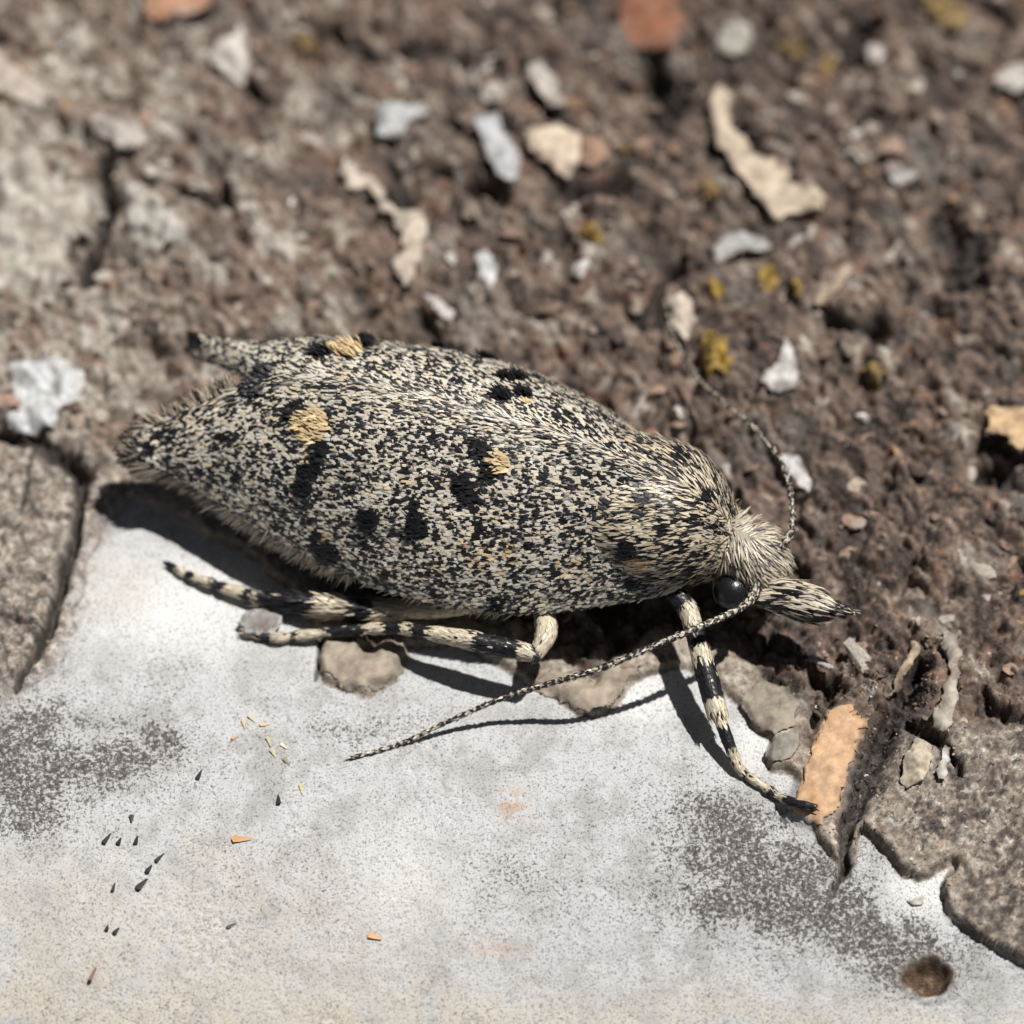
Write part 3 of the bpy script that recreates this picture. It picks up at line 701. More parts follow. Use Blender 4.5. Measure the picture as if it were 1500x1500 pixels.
class Surf:
    """a sheet given by a grid of points; draws random points on it with normal and lengthwise direction"""
    def __init__(self, G, flip=False):
        self.G = G; self.du = norm(np.gradient(G, axis=0)); self.dv = norm(np.gradient(G, axis=1))
        self.n = norm(np.cross(self.du, self.dv)) * (-1 if flip else 1)
        A = np.linalg.norm(np.cross(G[1:, :-1] - G[:-1, :-1], G[:-1, 1:] - G[:-1, :-1]), axis=-1)
        self.A = A; self.area = A.sum()
    def at(self, Arr, fi, fj):
        ni_, nj_ = Arr.shape[:2]
        i = np.clip(fi.astype(int), 0, ni_ - 2); j = np.clip(fj.astype(int), 0, nj_ - 2); u = (fi - i)[:, None]; v = (fj - j)[:, None]
        return Arr[i, j] * (1 - u) * (1 - v) + Arr[i + 1, j] * u * (1 - v) + Arr[i, j + 1] * (1 - u) * v + Arr[i + 1, j + 1] * u * v
    def draw(self, n):
        w = self.A.ravel() / self.area
        k = rng.choice(len(w), n, p=w)
        i, j = np.unravel_index(k, self.A.shape)
        fi = i + rng.random(n); fj = j + rng.random(n)
        # even out: keep a point only if its small cell is not already full (blue-ish noise)
        p = self.at(self.G, fi, fj)
        return fi, fj, p, norm(self.at(self.n, fi, fj)), norm(self.at(self.du, fi, fj)), norm(self.at(self.dv, fi, fj))
    def even(self, spacing):
        """points about SPACING apart: a poisson-like thinning of dense random points"""
        n = int(self.area / spacing ** 2 * 5)
        fi, fj, p, nn, du, dv = self.draw(n)
        key = {}; keep = []
        q = np.floor(p / spacing).astype(int)
        for k in range(n):
            c = tuple(q[k]); bad = False
            for dx in (-1, 0, 1):
                for dy in (-1, 0, 1):
                    for dz in (-1, 0, 1):
                        m = key.get((c[0] + dx, c[1] + dy, c[2] + dz))
                        if m is not None:
                            e = p[m] - p[k]
                            if e @ e < spacing * spacing * .6: bad = True; break
                    if bad: break
                if bad: break
            if not bad and c not in key:
                key[c] = k; keep.append(k)
        keep = np.array(keep)
        return fi[keep], fj[keep], p[keep], nn[keep], du[keep], dv[keep]

def tube(path, rad, n, nv=14, flat=1.0, upv=(0, 0, 1)):
    c = catmull(path, n); r = np.interp(np.linspace(0, len(rad) - 1, n), np.arange(len(rad)), rad)
    t = norm(np.gradient(c, axis=0)); up = np.array(upv, float)
    s = norm(np.cross(t, up)); b = np.cross(s, t)
    a = np.linspace(0, 2 * np.pi, nv + 1)
    G = c[:, None] + r[:, None, None] * (np.cos(a)[None, :, None] * s[:, None] + flat * np.sin(a)[None, :, None] * b[:, None])
    return G

def tube_mesh(name, G, col, smooth=True):
    ni_, nj_ = G.shape[:2]
    V = G[:, :-1].reshape(-1, 3); k = nj_ - 1
    i, j = np.meshgrid(np.arange(ni_ - 1), np.arange(k), indexing='ij')
    F = np.stack([i * k + j, i * k + (j + 1) % k, (i + 1) * k + (j + 1) % k, (i + 1) * k + j], -1).reshape(-1, 4)
    V = np.vstack([V, G[0, :-1].mean(0), G[-1, :-1].mean(0)]); a, b = len(V) - 2, len(V) - 1
    j = np.arange(k)
    F = np.vstack([F, np.stack([np.full(k, a), (j + 1) % k, j, np.full(k, a)], 1)[:, [0, 1, 2, 2]], np.stack([np.full(k, b), (ni_ - 1) * k + j, (ni_ - 1) * k + (j + 1) % k], 1)[:, [0, 1, 2, 2]]])
    cc = np.repeat(col, k, 0) if len(col) == ni_ else np.repeat(col[:1], ni_ * k, 0)
    cc = np.vstack([cc, cc[:1], cc[-1:]])
    quads = F[: (ni_ - 1) * k]; tris = F[(ni_ - 1) * k:, :3]
    T3 = np.vstack([quads[:, [0, 1, 2]], quads[:, [0, 2, 3]], tris])
    return make_mesh(name, V - MB, T3, cc, smooth)

MB = L2W(np.array(0.0), np.array(0.0), np.array(-.15))
moth = bpy.data.objects.new('moth', None); COL.objects.link(moth); moth.location = tuple(MB)
moth.empty_display_size = .5
tag(moth, 'speckled grey and cream moth with black flecks resting with wings folded', 'moth')

def part(name, V, F, Cc, mat, parent=moth, kind=None, smooth=False, label=None):
    o = link(name, make_mesh(name, V - MB, F, Cc, smooth), mat, parent)
    if kind: o['kind'] = kind
    if label: o['label'] = label
    return o

CR = np.array([.68, .60, .46]); CR2 = np.array([.64, .61, .535]); BK = np.array([.012, .012, .014]); TAN = np.array([.60, .44, .23]); GB = np.array([.215, .165, .125]); GRY = np.array([.30, .28, .25])

# ---- wings
TOP = [(1035, 738, 1.95), (980, 702, 2.42), (900, 668, 2.68), (820, 645, 2.78), (740, 622, 2.80), (650, 598, 2.80), (560, 575, 2.75), (485, 557, 2.65),
       (425, 546, 2.5), (362, 562, 2.2), (305, 586, 1.9), (258, 609, 1.62), (222, 622, 1.42), (196, 636, 1.27)]
BOT = [(1012, 852, 1.30), (958, 872, 1.12), (880, 886, 1.0), (800, 897, .95), (720, 895, .92), (630, 881, .90), (545, 856, .88), (465, 818, .90),
       (392, 780, .93), (330, 742, .97), (284, 712, 1.0), (252, 694, 1.05), (226, 684, 1.10), (203, 670, 1.16)]
topL = np.stack(W2L(np.array([P(*t) for t in TOP])), 1); botL = np.stack(W2L(np.array([P(*t) for t in BOT])), 1)
NU, NV = 150, 60
tt, bb = catmull(topL, NU), catmull(botL, NU)
jv = np.linspace(0, 1, NV)
tt[:92, 1] = np.minimum(tt[:92, 1], -.06)
G = tt[:, None] * (1 - jv)[None, :, None] + bb[:, None] * jv[None, :, None]
ch = bb - tt
nl = np.stack([np.zeros(NU), -ch[:, 2], ch[:, 1]], 1); nl = norm(nl)
cw = np.linalg.norm(ch, axis=1)
blg = (0.10 * cw)[:, None] * np.sin(np.pi * jv)[None, :] ** .8
ii, jj = np.meshgrid(np.linspace(0, 9, NU), np.linspace(0, 3, NV), indexing='ij')
blg = blg + .025 * fbm(ii, jj, 1.0, 3, 7) + .03 * np.exp(-((jj - 1.0) / .5) ** 2) * fbm(ii, jj, .8, 2, 8)
G = G + blg[..., None] * nl[:, None]

BLK = [(435, 607, 15), (445, 592, 9), (477, 655, 15), (466, 680, 13), (456, 705, 14), (452, 722, 10), (375, 562, 19), (392, 575, 10), (275, 592, 15), (248, 602, 13), (222, 655, 15), (206, 672, 13), (232, 640, 10),
       (706, 658, 17), (718, 672, 12), (730, 690, 16), (725, 705, 9), (685, 706, 16), (692, 728, 18), (672, 717, 10), (700, 745, 9), (709, 768, 13), (703, 784, 13), (613, 743, 14), (617, 775, 18), (546, 765, 18),
       (469, 786, 13), (485, 815, 20), (470, 808, 12), (950, 730, 13), (968, 726, 9), (980, 772, 11), (923, 808, 17), (938, 806, 9), (885, 696, 10), (830, 763, 11), (733, 884, 17), (640, 868, 10), (850, 868, 8), (560, 655, 8), (600, 690, 8), (800, 700, 9), (760, 730, 8),
       (540, 800, 9), (780, 800, 9), (860, 780, 9), (820, 840, 9), (640, 640, 9), (520, 720, 8), (930, 855, 12), (900, 870, 9), (745, 590, 9), (660, 560, 8), (330, 640, 9), (300, 690, 10), (350, 700, 9)]
TANS = [(464, 627, 22, .95), (740, 680, 11, .8), (715, 690, 9, .7), (690, 797, 20, .35), (735, 810, 26, .35), (700, 828, 16, .3), (938, 830, 15, .8), (478, 792, 16, .5), (455, 668, 12, .6), (640, 830, 20, .25), (850, 830, 30, .2), (440, 840, 22, .35)]

def wing_colour(px, py, n, base_black=.26):
    c = CR[None] * rng.uniform(.82, 1.12, (n, 1)); c = np.where((rng.random(n) < .55)[:, None], CR2[None] * rng.uniform(.82, 1.15, (n, 1)), c)
    cl = fbm(px / 100, py / 100, 2.2, 3, 9)
    pb = np.clip(base_black + .14 * cl, .08, .75)
    r = rng.random(n)
    c = np.where((r < pb)[:, None], BK[None] * rng.uniform(.7, 2.2, (n, 1)), c)
    c = np.where(((r >= pb) & (r < pb + .10))[:, None], GRY[None] * rng.uniform(.4, 1.1, (n, 1)), c)
    c = np.where(((r >= .965))[:, None], (TAN * .5 + CR * .5)[None], c)
    for x, y, rr, s in TANS:
        h = rng.random(n) < s * sst(1.15, .6, np.hypot(px - x, py - y) / rr + .12 * rng.normal(0, 1, n))
        c = np.where(h[:, None], TAN[None] * rng.uniform(.75, 1.2, (n, 1)) + np.array([.03, .03, .03]), c)
    for x, y, rr in BLK:
        h = rng.random(n) < .97 * sst(1.2, .75, np.hypot(px - x, (py - y) * 1.05) / (rr * .68) + .24 * rng.normal(0, 1, n))
        c = np.where(h[:, None], BK[None] * rng.uniform(.6, 1.4, (n, 1)), c)
    return c

def wing(side):
    Gl = G.copy(); Gl[..., 1] *= side
    if side < 0:
        Gl[..., 2] += .30 * np.sin(np.pi * np.clip(jv, 0, 1))[None, :] ** .8 * sst(2.2, -.5, Gl[..., 0])
        Gl[..., 0] = np.where(Gl[..., 0] < -3.0, -3.0 + (Gl[..., 0] + 3.0) * .92, Gl[..., 0]); Gl[..., 2] -= .20 * sst(-3.0, -4.8, Gl[..., 0])
    fl_ = 1.0 if side > 0 else .4
    Gw = L2W(Gl[..., 0], Gl[..., 1], Gl[..., 2])
    if side < 0: Gw[..., 2] -= .07
    S = Surf(Gw, flip=False)
    if S.n[NU // 2, NV // 2] @ np.array([0, 0, 1.0]) < 0: S = Surf(Gw, flip=True)
    Vt = np.vstack([(Gw - S.n * .012).reshape(-1, 3), (Gw - S.n * .035).reshape(-1, 3)]); F = grid_faces(NU, NV)
    ring = [(i, 0) for i in range(NU)] + [(NU - 1, j) for j in range(1, NV)] + [(i, NV - 1) for i in range(NU - 2, -1, -1)] + [(0, j) for j in range(NV - 2, 0, -1)]
    rid_ = np.array([i * NV + j for i, j in ring]); nx = np.roll(rid_, -1); n0 = NU * NV
    Fq = np.vstack([F, F[:, ::-1] + n0, np.stack([rid_, nx, nx + n0, rid_ + n0], 1)])
    base = part('forewing', Vt, Fq, np.repeat((GB * .8)[None], len(Vt), 0), M_SKIN, smooth=True)
    # shingled scales
    fi, fj, p, nn, du, dv = S.even(.0285)
    n = len(p)
    ml = W2L(p); mw = L2W(ml[0], np.abs(ml[1]) if side < 0 else ml[1], ml[2]); px, py = project(mw)
    c = wing_colour(px, py, n)
    ridge = sst(10, 2, fj) ; base_ = sst(26, 6, fi)
    Lg = rng.uniform(.085, .13, n) * (1 + .6 * ridge + .7 * base_); Wd = rng.uniform(.033, .051, n) * (1 - .45 * ridge - .45 * base_)
    d = du + dv * (rng.normal(0, .22, n) + .10)[:, None]
    dark = c.sum(1) < .15
    lift = np.abs(rng.normal(.07, .08, n)) + .04 + .05 * dark
    Wd = Wd * (1 - .12 * dark); Lg = Lg * (1 - .18 * dark)
    V, F, Cc = strips(p + nn * rng.uniform(-.002, .012, (n, 1)) + nn * (.008 * dark)[:, None], d, nn, Lg, Wd, lift, c, bend=.06)
    part('scale_cover', V, F, Cc, M_SCALE, base, 'stuff')
    # raised tufts
    for x, y, rr, kind in ((464, 626, 21, 't'), (438, 606, 10, 'b'), (474, 660, 9, 'b'), (458, 695, 9, 'b'), (451, 716, 9, 'b'), (708, 660, 10, 'b'), (726, 690, 9, 'b'), (686, 708, 10, 'b'), (694, 730, 9, 'b'), (740, 680, 9, 't'), (952, 730, 11, 'b'), (923, 808, 12, 'b'), (617, 774, 12, 'b'), (546, 765, 12, 'b'), (485, 814, 13, 'b'), (376, 563, 13, 'b'), (765, 600, 9, 'b')):
        k = np.where(np.hypot(px - x, py - y) < rr)[0]
        if len(k) < 3 or (side < 0 and (x, y) == (740, 680)): continue
        if len(k) > 45: k = rng.choice(k, 45, replace=False)
        k = np.repeat(k, 3); m = len(k)
        cc = (TAN if kind == 't' else BK)[None] * rng.uniform(.75, 1.35, (m, 1))
        if kind == 't': cc = cc + np.array([.06, .07, .06])
        off = du[k] * rng.normal(0, .03, (m, 1)) + dv[k] * rng.normal(0, .03, (m, 1))
        tall = 1.0 if kind == 't' else .8
        V, F, Cc = strips(p[k] + off, du[k] + dv[k] * rng.normal(0, .3, (m, 1)), nn[k], rng.uniform(.15, .24, m) * tall, rng.uniform(.03, .055, m), rng.uniform(.35, .85, m) + (.4 if side < 0 else 0), cc, hair=True, bend=.25)
        part('scale_tuft', V, F, Cc, M_SCALE, base, 'stuff', label='tan raised tuft of scales' if kind == 't' else 'black raised tuft of scales')
    # fringe of hair scales round the outer end
    fr = []
    def fringe(i0, i1, jrow, cnt, droop, L0, L1, jin, sgn):
        fi = rng.uniform(i0, i1, cnt); fj = np.abs(jrow - np.abs(rng.normal(0, jin, cnt)))
        fj = np.clip(fj, 0, NV - 1.01); fi = np.clip(fi, 0, NU - 1.01)
        q = S.at(S.G, fi, fj); nn = norm(S.at(S.n, fi, fj)); du = norm(S.at(S.du, fi, fj)); dv = norm(S.at(S.dv, fi, fj))
        out = dv * sgn
        tl = sst(i0, i1, fi)[:, None]
        d = du * (.55 + .5 * tl) + out * (.85 - .25 * tl) + rng.normal(0, .16, (cnt, 3))
        Lg = rng.uniform(L0, L1, cnt) * fl_; Wd = rng.uniform(.012, .026, cnt)
        pick = rng.random(cnt); grp = np.sin(fi * 1.1 + np.sin(fi * .37) * 2) > .35
        c = np.where((pick < .45)[:, None], GB[None] * rng.uniform(1.1, 2.4, (cnt, 1)), np.where((pick < .88)[:, None], CR[None] * rng.uniform(.5, 1.0, (cnt, 1)), BK[None] * 2.0))
        c = np.where(((grp & (rng.random(cnt) < .4)) | ((fi > 136) & (rng.random(cnt) < .45)) | (side < 0) & (rng.random(cnt) < .55))[:, None], BK[None] * rng.uniform(1, 3, (cnt, 1)), c)
        fr.append(strips(q, d, nn, Lg, Wd, rng.normal(-droop, .16, cnt), c, hair=True, bend=.2))
    fringe(72, 149, NV - 1, 5200, .22, .28, .56, 3.5, 1)
    fringe(40, 80, NV - 1, 500, .15, .14, .30, 2.0, 1)
    fringe(106, 149, 0, 2200, .10, .20, .40, 3.0, -1)
    fringe(143, 149, NV - 1, 1600, .12, .24, .44, 32.0, .1)
    V, F, Cc = join(fr)
    part('wing_fringe', V, F, Cc, M_SCALE, base, 'stuff')
    return base
wing(1); wing(-1)

# ---- body: one continuous surface, tail to head
BS = np.array([(-4.6, 1.20, .06, .05), (-4.2, 1.18, .34, .28), (-3.0, 1.22, .70, .55), (-1.5, 1.35, .95, .72), (0.0, 1.45, 1.02, .85), (1.2, 1.52, 1.05, .92), (2.2, 1.52, 1.08, .94),
               (2.65, 1.50, 1.02, .92), (3.0, 1.42, .84, .80), (3.25, 1.28, .60, .62), (3.42, 1.18, .48, .47), (3.62, 1.12, .52, .46), (3.85, 1.05, .52, .44), (4.06, .97, .42, .37), (4.22, .89, .24, .22), (4.28, .87, .04, .04)])
bs = catmull(BS, 130); bs[:, 2:] = np.maximum(bs[:, 2:], .02)
NB = 40
ph = np.linspace(0, 2 * np.pi, NB + 1)
GBd = L2W(np.repeat(bs[:, :1], NB + 1, 1), bs[:, 2:3] * np.cos(ph)[None], bs[:, 1:2] + bs[:, 3:4] * np.sin(ph)[None])
SB = Surf(GBd)
if SB.n[60, NB // 4][2] < 0: SB = Surf(GBd, True)
bcol = np.repeat((GB * 1.1)[None], 130, 0); bcol[bs[:, 0] > 3.3] = CR * .5
body = link('body', tube_mesh('body', GBd, bcol), M_SKIN, moth)

EYE_A, EYE_L, EYE_Z, EYE_R = 3.60, .565, .92, .275
eyeN = L2W(np.array(EYE_A), np.array(EYE_L), np.array(EYE_Z)); eyeF = L2W(np.array(EYE_A), np.array(-EYE_L + .16), np.array(EYE_Z - .1))
epx, epy = project(eyeN); print('eye at', epx, epy)
def bodyhair(fi_lo, fi_hi, n, fwd, L0, L1, W0, W1, colf, lift=.16, side=None, name='scale_cover', cond=None):
    fi, fj, p, nn, du, dv = SB.draw(n * 4)
    ok = (fi > fi_lo) & (fi < fi_hi)
    if cond is not None: ok &= cond(fi, fj, p, nn)
    k = np.where(ok)[0][:n]; fi, fj, p, nn, du, dv = fi[k], fj[k], p[k], nn[k], du[k], dv[k]
    m = len(k)
    d = fwd(fi, fj, p, nn, du, dv) + rng.normal(0, .14, (m, 3))
    V, F, Cc = strips(p, d, nn, rng.uniform(L0, L1, m), rng.uniform(W0, W1, m), np.abs(rng.normal(lift, .12, m)), colf(p, fi), hair=True, bend=.18)
    # hairs do not grow through or across the eyes
    h = V.reshape(m, -1, 3); far = np.ones(m, bool)
    for e in (eyeN, eyeF):
        q = h - e; ax = norm(e - L2W(np.array(EYE_A), np.array(0.0), np.array(EYE_Z - .25)))
        side_ = (q @ ax); perp = np.linalg.norm(q - side_[..., None] * ax, axis=-1)
        far &= ~((perp < EYE_R * 1.0) & (side_ > -.1)).any(1)
    k = np.where(far)[0]; nv = h.shape[1]; Fm = F.reshape(m, -1, 3)[k] - (k * nv)[:, None, None] + (np.arange(len(k)) * nv)[:, None, None]
    return part(name, h[k].reshape(-1, 3), Fm.reshape(-1, 3), Cc.reshape(m, nv, 3)[k].reshape(-1, 3), M_SCALE, body, 'stuff')
fa = lambda a: np.interp(a, bs[:, 0], np.arange(130))
def thor_col(p, fi):
    n = len(p); px, py = project(p)
    r = rng.random(n); cl = fbm(px / 100, py / 100, 3, 2, 12)
    c = np.where((r < .40 + .25 * cl)[:, None], BK[None] * rng.uniform(.8, 3, (n, 1)), CR[None] * rng.uniform(.6, 1.12, (n, 1)))
    c = np.where((r > .90)[:, None], (TAN * .5 + CR * .4)[None] * rng.uniform(.8, 1.1, (n, 1)), c)
    for x, y, rr in ((950, 730, 14), (980, 772, 13), (1000, 800, 10), (1030, 760, 10), (1040, 730, 9), (960, 850, 12), (1020, 835, 11), (1005, 672, 14), (923, 808, 15), (885, 700, 10), (1000, 760, 9), (1055, 775, 9)):
        h = np.hypot(px - x, py - y) < rr
        c = np.where((h & (rng.random(n) < .85))[:, None], BK[None], c)
    h = np.hypot((px - 942) / 1.5, py - 830) < 12
    return np.where((h & (rng.random(n) < .8))[:, None], np.array([.66, .48, .30])[None], c)
bodyhair(fa(1.85), fa(3.44), 12000, lambda fi, fj, p, nn, du, dv: -du + VN * (.25 * np.sign((p - M0) @ VN))[:, None] + np.array([0, 0, -.15]), .11, .24, .024, .046, thor_col, .15,
         cond=lambda fi, fj, p, nn: nn[:, 2] > -.35)
bodyhair(fa(1.0), fa(2.4), 4500, lambda fi, fj, p, nn, du, dv: -du + np.array([0, 0, -.1]), .10, .17, .045, .07, thor_col, .12, cond=lambda fi, fj, p, nn: nn[:, 2] > -.2)
def side_col(p, fi):
    n = len(p); return np.where((rng.random(n) < .25)[:, None], BK[None] * 3, (CR * .55 + GB * .4)[None] * rng.uniform(.6, 1.2, (n, 1)))
bodyhair(fa(-3), fa(3.5), 3500, lambda fi, fj, p, nn, du, dv: -du, .12, .25, .03, .05, side_col, .1, cond=lambda fi, fj, p, nn: nn[:, 2] < 0)
# head: pale hair combed forward from the neck over the crown and down to the eye
def head_col(p, fi):
    n = len(p); r = rng.random(n)
    c = np.where((r < .13)[:, None], BK[None] * rng.uniform(1.5, 5, (n, 1)), (CR * .80 + GRY * .2)[None] * rng.uniform(.62, 1.15, (n, 1)))
    return np.where((r > .84)[:, None], GB[None] * rng.uniform(.8, 1.4, (n, 1)), c)
noteye = lambda fi, fj, p, nn: (np.linalg.norm(p - eyeN, axis=1) > EYE_R * 1.15) & (np.linalg.norm(p - eyeF, axis=1) > EYE_R * 1.1)
def head_dir(fi, fj, p, nn, du, dv):
    sd_ = np.sign((p - M0) @ VN)[:, None]; t = sst(fa(3.45), fa(4.05), fi)[:, None]
    return du * (.35 + .9 * t) + VN * sd_ * (.75 - .55 * t) + np.array([0, 0, -.35])
bodyhair(fa(3.36), 129, 8000, head_dir, .14, .28, .013, .026, head_col, .20, name='head_hair', cond=lambda fi, fj, p, nn: noteye(fi, fj, p, nn) & (nn[:, 2] > -.5))
bodyhair(fa(3.22), fa(3.50), 900, lambda fi, fj, p, nn, du, dv: -du * .5 + nn * .5 + rng.normal(0, .3, p.shape), .16, .30, .02, .035, head_col, .55, name='collar_hair', cond=lambda fi, fj, p, nn: noteye(fi, fj, p, nn) & (nn[:, 2] > -.1))
# eyes
V0, F0 = ico(4)
for c in (eyeN, eyeF):
    o = link('eye', make_mesh('eye', V0 * EYE_R, F0, None, True), M_EYE, moth, c - MB)
# pale cheek below the near eye
Gc = tube([L2W(3.30, .42, .86), L2W(3.44, .52, .66), L2W(3.64, .50, .56), L2W(3.86, .40, .60)], [.04, .13, .12, .04], 20, 12)
link('cheek', tube_mesh('cheek', Gc, np.repeat(np.array([[.36, .34, .33]]), 20, 0)), attr_material('cheek', .35, .5, 0), moth)

# ---- tubes with scales: antennae, palps, legs
def clad(S, spacing, colf, L0, L1, W0, W1, lift, parent, name, hair=True, jit=.14):
    fi, fj, p, nn, du, dv = S.even(spacing)
    n = len(p)
    V, F, Cc = strips(p, du + rng.normal(0, jit, (n, 3)), nn, rng.uniform(L0, L1, n), rng.uniform(W0, W1, n), np.abs(rng.normal(lift, .10, n)), colf(fi, p), hair=hair, bend=.15)
    return part(name, V, F, Cc, M_SCALE, parent, 'stuff')

def outsurf(G):
    S = Surf(G); c = G[:, :-1].mean(1, keepdims=True)
    return S if ((G - c) * S.n).sum() > 0 else Surf(G, True)

def antenna(pts, r0, r1, n_seg, label=None):
    n = n_seg * 6
    w = np.array([P(*p) if len(p) == 3 else on_bark(p[0], p[1], .04) for p in pts])
    c = catmull(w, 400); s = np.concatenate([[0], np.cumsum(np.linalg.norm(np.diff(c, axis=0), axis=1))])
    u = np.linspace(0, s[-1], n); c = np.stack([np.interp(u, s, c[:, k]) for k in range(3)], 1)
    rad = (r0 + (r1 - r0) * (u / s[-1]) ** .8); rad[:24] *= 1 + .5 * np.sin(np.linspace(0, np.pi, 24)) ; rad[-5:] *= np.linspace(1, .3, 5)
    seg = (np.arange(n) % 6) / 6.0
    G = tube(c, rad * (1 + .14 * np.sin(2 * np.pi * seg)), n, 10)
    dark = ((seg < .5))[:, None]
    jl = rng.uniform(.7, 1.25, n_seg).repeat(6)[:, None]
    col = np.where(dark, BK[None] * 1.6, (CR * .55 + GRY * .35)[None] * jl)
    o = link('antenna', tube_mesh('antenna', G, col), M_SCALE, moth)
    S = outsurf(G)
    sidx = lambda fi: (fi.astype(int) % 6) / 6.0
    def cf(fi, p):
        m = len(fi); dk = (sidx(fi) < .5) ^ (rng.random(m) < .14)
        return np.where(dk[:, None], BK[None] * rng.uniform(.8, 2, (m, 1)), (CR * .7 + CR2 * .3)[None] * rng.uniform(.6, 1.15, (m, 1)))
    clad(S, .036, cf, .05, .085, .022, .034, .14, o, 'antenna_scales')
    return o
antenna([(1108, 852, 1.16), (1104, 870, 1.18), (1088, 889, 1.20), (1040, 912, 1.22), (960, 945, 1.20), (880, 979, .98), (800, 1003, .66), (735, 1023, .42), (650, 1060, .12), (580, 1092, -.08), (509, 1111)], .057, .027, 58)
antenna([(1133, 812, 1.20), (1142, 800, 1.30), (1157, 783, 1.38), (1161, 755, 1.38), (1155, 706, 1.32), (1137, 666, 1.2), (1100, 622, 1.0), (1060, 590, .8), (1018, 548, .62), (988, 495, .5), (974, 440, .42)], .046, .017, 52)

def palp(path, rad, tippath, tiprad):
    G = tube([P(*p) for p in path], rad, 40, 16, .85)
    o = link('palp', tube_mesh('palp', G, np.repeat((GB * .9)[None], 40, 0)), M_SKIN, moth)
    S = outsurf(G)
    cen = G[:, :-1].mean(1)
    def cf(fi, p):
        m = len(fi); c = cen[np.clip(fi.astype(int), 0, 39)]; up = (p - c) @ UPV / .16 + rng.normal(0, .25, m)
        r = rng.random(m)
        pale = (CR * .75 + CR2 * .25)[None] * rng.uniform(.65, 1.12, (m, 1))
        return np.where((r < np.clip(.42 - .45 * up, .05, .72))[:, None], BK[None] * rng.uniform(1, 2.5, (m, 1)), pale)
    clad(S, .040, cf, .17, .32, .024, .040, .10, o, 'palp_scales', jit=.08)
    G2 = tube([P(*p) for p in tippath], tiprad, 24, 10)
    t = link('palp_tip', tube_mesh('palp_tip', G2, np.repeat((BK * 3)[None], 24, 0)), M_SKIN, o)
    def cf2(fi, p):
        m = len(fi); r = rng.random(m) < np.where((fi > 5) & (fi < 17), .8, .3)
        return np.where(r[:, None], BK[None] * 1.5, CR[None] * rng.uniform(.7, 1.1, (m, 1)))
    clad(outsurf(G2), .03, cf2, .08, .14, .02, .03, .1, t, 'palp_tip_scales')
palp([(1098, 876, .92), (1120, 877, .95), (1148, 880, 1.0), (1178, 887, 1.05), (1200, 893, 1.08)], [.10, .16, .21, .25, .20], [(1196, 890, 1.08), (1222, 895, 1.10), (1249, 899, 1.12)], [.07, .055, .012])
palp([(1120, 860, 1.0), (1140, 862, 1.05), (1162, 867, 1.1), (1186, 874, 1.12), (1204, 881, 1.14)], [.10, .15, .18, .19, .13], [(1205, 881, 1.15), (1228, 886, 1.16), (1250, 893, 1.18)], [.06, .05, .012])

def leg_seg(name, path, rad, bands, parent, n=48, sc=(.08, .15), wd=(.022, .038), sp=.040, lift=.10, flat=1.0):
    w = np.array([P(*p) for p in path]); rr_ = np.interp(np.linspace(0, len(rad) - 1, n), np.arange(len(rad)), rad)
    if name == 'tarsus':
        for j_ in (.42, .58, .72, .86): rr_ = rr_ * (1 - .30 * np.exp(-((np.linspace(0, 1, n) - j_) / .022) ** 2))
    G = tube(w, rr_, n, 12, flat, (0.12, 0.2, 1))
    def colour(f):      # f along 0..1 -> dark?
        return np.any([(f >= a) & (f < b) for a, b in bands], axis=0) if bands else np.zeros(f.shape, bool)
    fr = np.linspace(0, 1, n)
    col = np.where(colour(fr)[:, None], BK[None] * 1.5, (CR * .8)[None])
    o = link(name, tube_mesh(name, G, col), M_SKIN, parent)
    def cf(fi, p):
        m = len(fi); f = fi / (n - 1) + rng.normal(0, .012, m); dk = colour(f) ^ (rng.random(m) < .025)
        return np.where(dk[:, None], BK[None] * rng.uniform(.7, 1.8, (m, 1)), (CR * .98 + TAN * .05)[None] * rng.uniform(.7, 1.15, (m, 1)))
    if name in ('femur', 'leg'):
        clad(outsurf(G), sp, cf, sc[0], sc[1], wd[0], wd[1], lift, o, 'leg_scales')
    else:
        clad(outsurf(G), sp, cf, sc[0], sc[1], wd[0], wd[1], lift, o if parent is moth else o, 'leg_scales')
    return o
def leg(label, femur, tibia, tarsus):
    lg = bpy.data.objects.new('leg', None); COL.objects.link(lg); lg.parent = moth; lg['label'] = label
    for nm, s in (('femur', femur), ('tibia', tibia), ('tarsus', tarsus)):
        if s: leg_seg(nm, *s[:3], lg, **(s[3] if len(s) > 3 else {}))
def bz(x, y, h):
    """height of a point H above the bark at picture (x, y)"""
    p = on_bark(x, y, h); return (x, y, float(p[2]))
# front leg, near
leg('banded front leg reaching forward to the orange wood',
    ([(985, 868, 1.0), (1004, 888, .92), (1016, 915, .86)], [.14, .15, .13], [(0, .45)]),
    ([(1010, 900, .88), (1019, 930, .80), (1034, 985, .62), (1051, 1046, .40)], [.12, .14, .155, .155], [(.18, .44), (.58, .88)]),
    ([(1050, 1042, .40), (1060, 1068, .30), (1080, 1120, .02), bz(1094, 1135, .07), bz(1115, 1150, .07), bz(1140, 1166, .08), bz(1165, 1176, .12), bz(1192, 1182, .11)], [.085, .09, .08, .07, .07, .068, .068, .045],
     [(.12, .23), (.37, .44), (.62, .68), (.78, 1.01)], dict(sc=(.06, .11), wd=(.02, .03), sp=.034)))
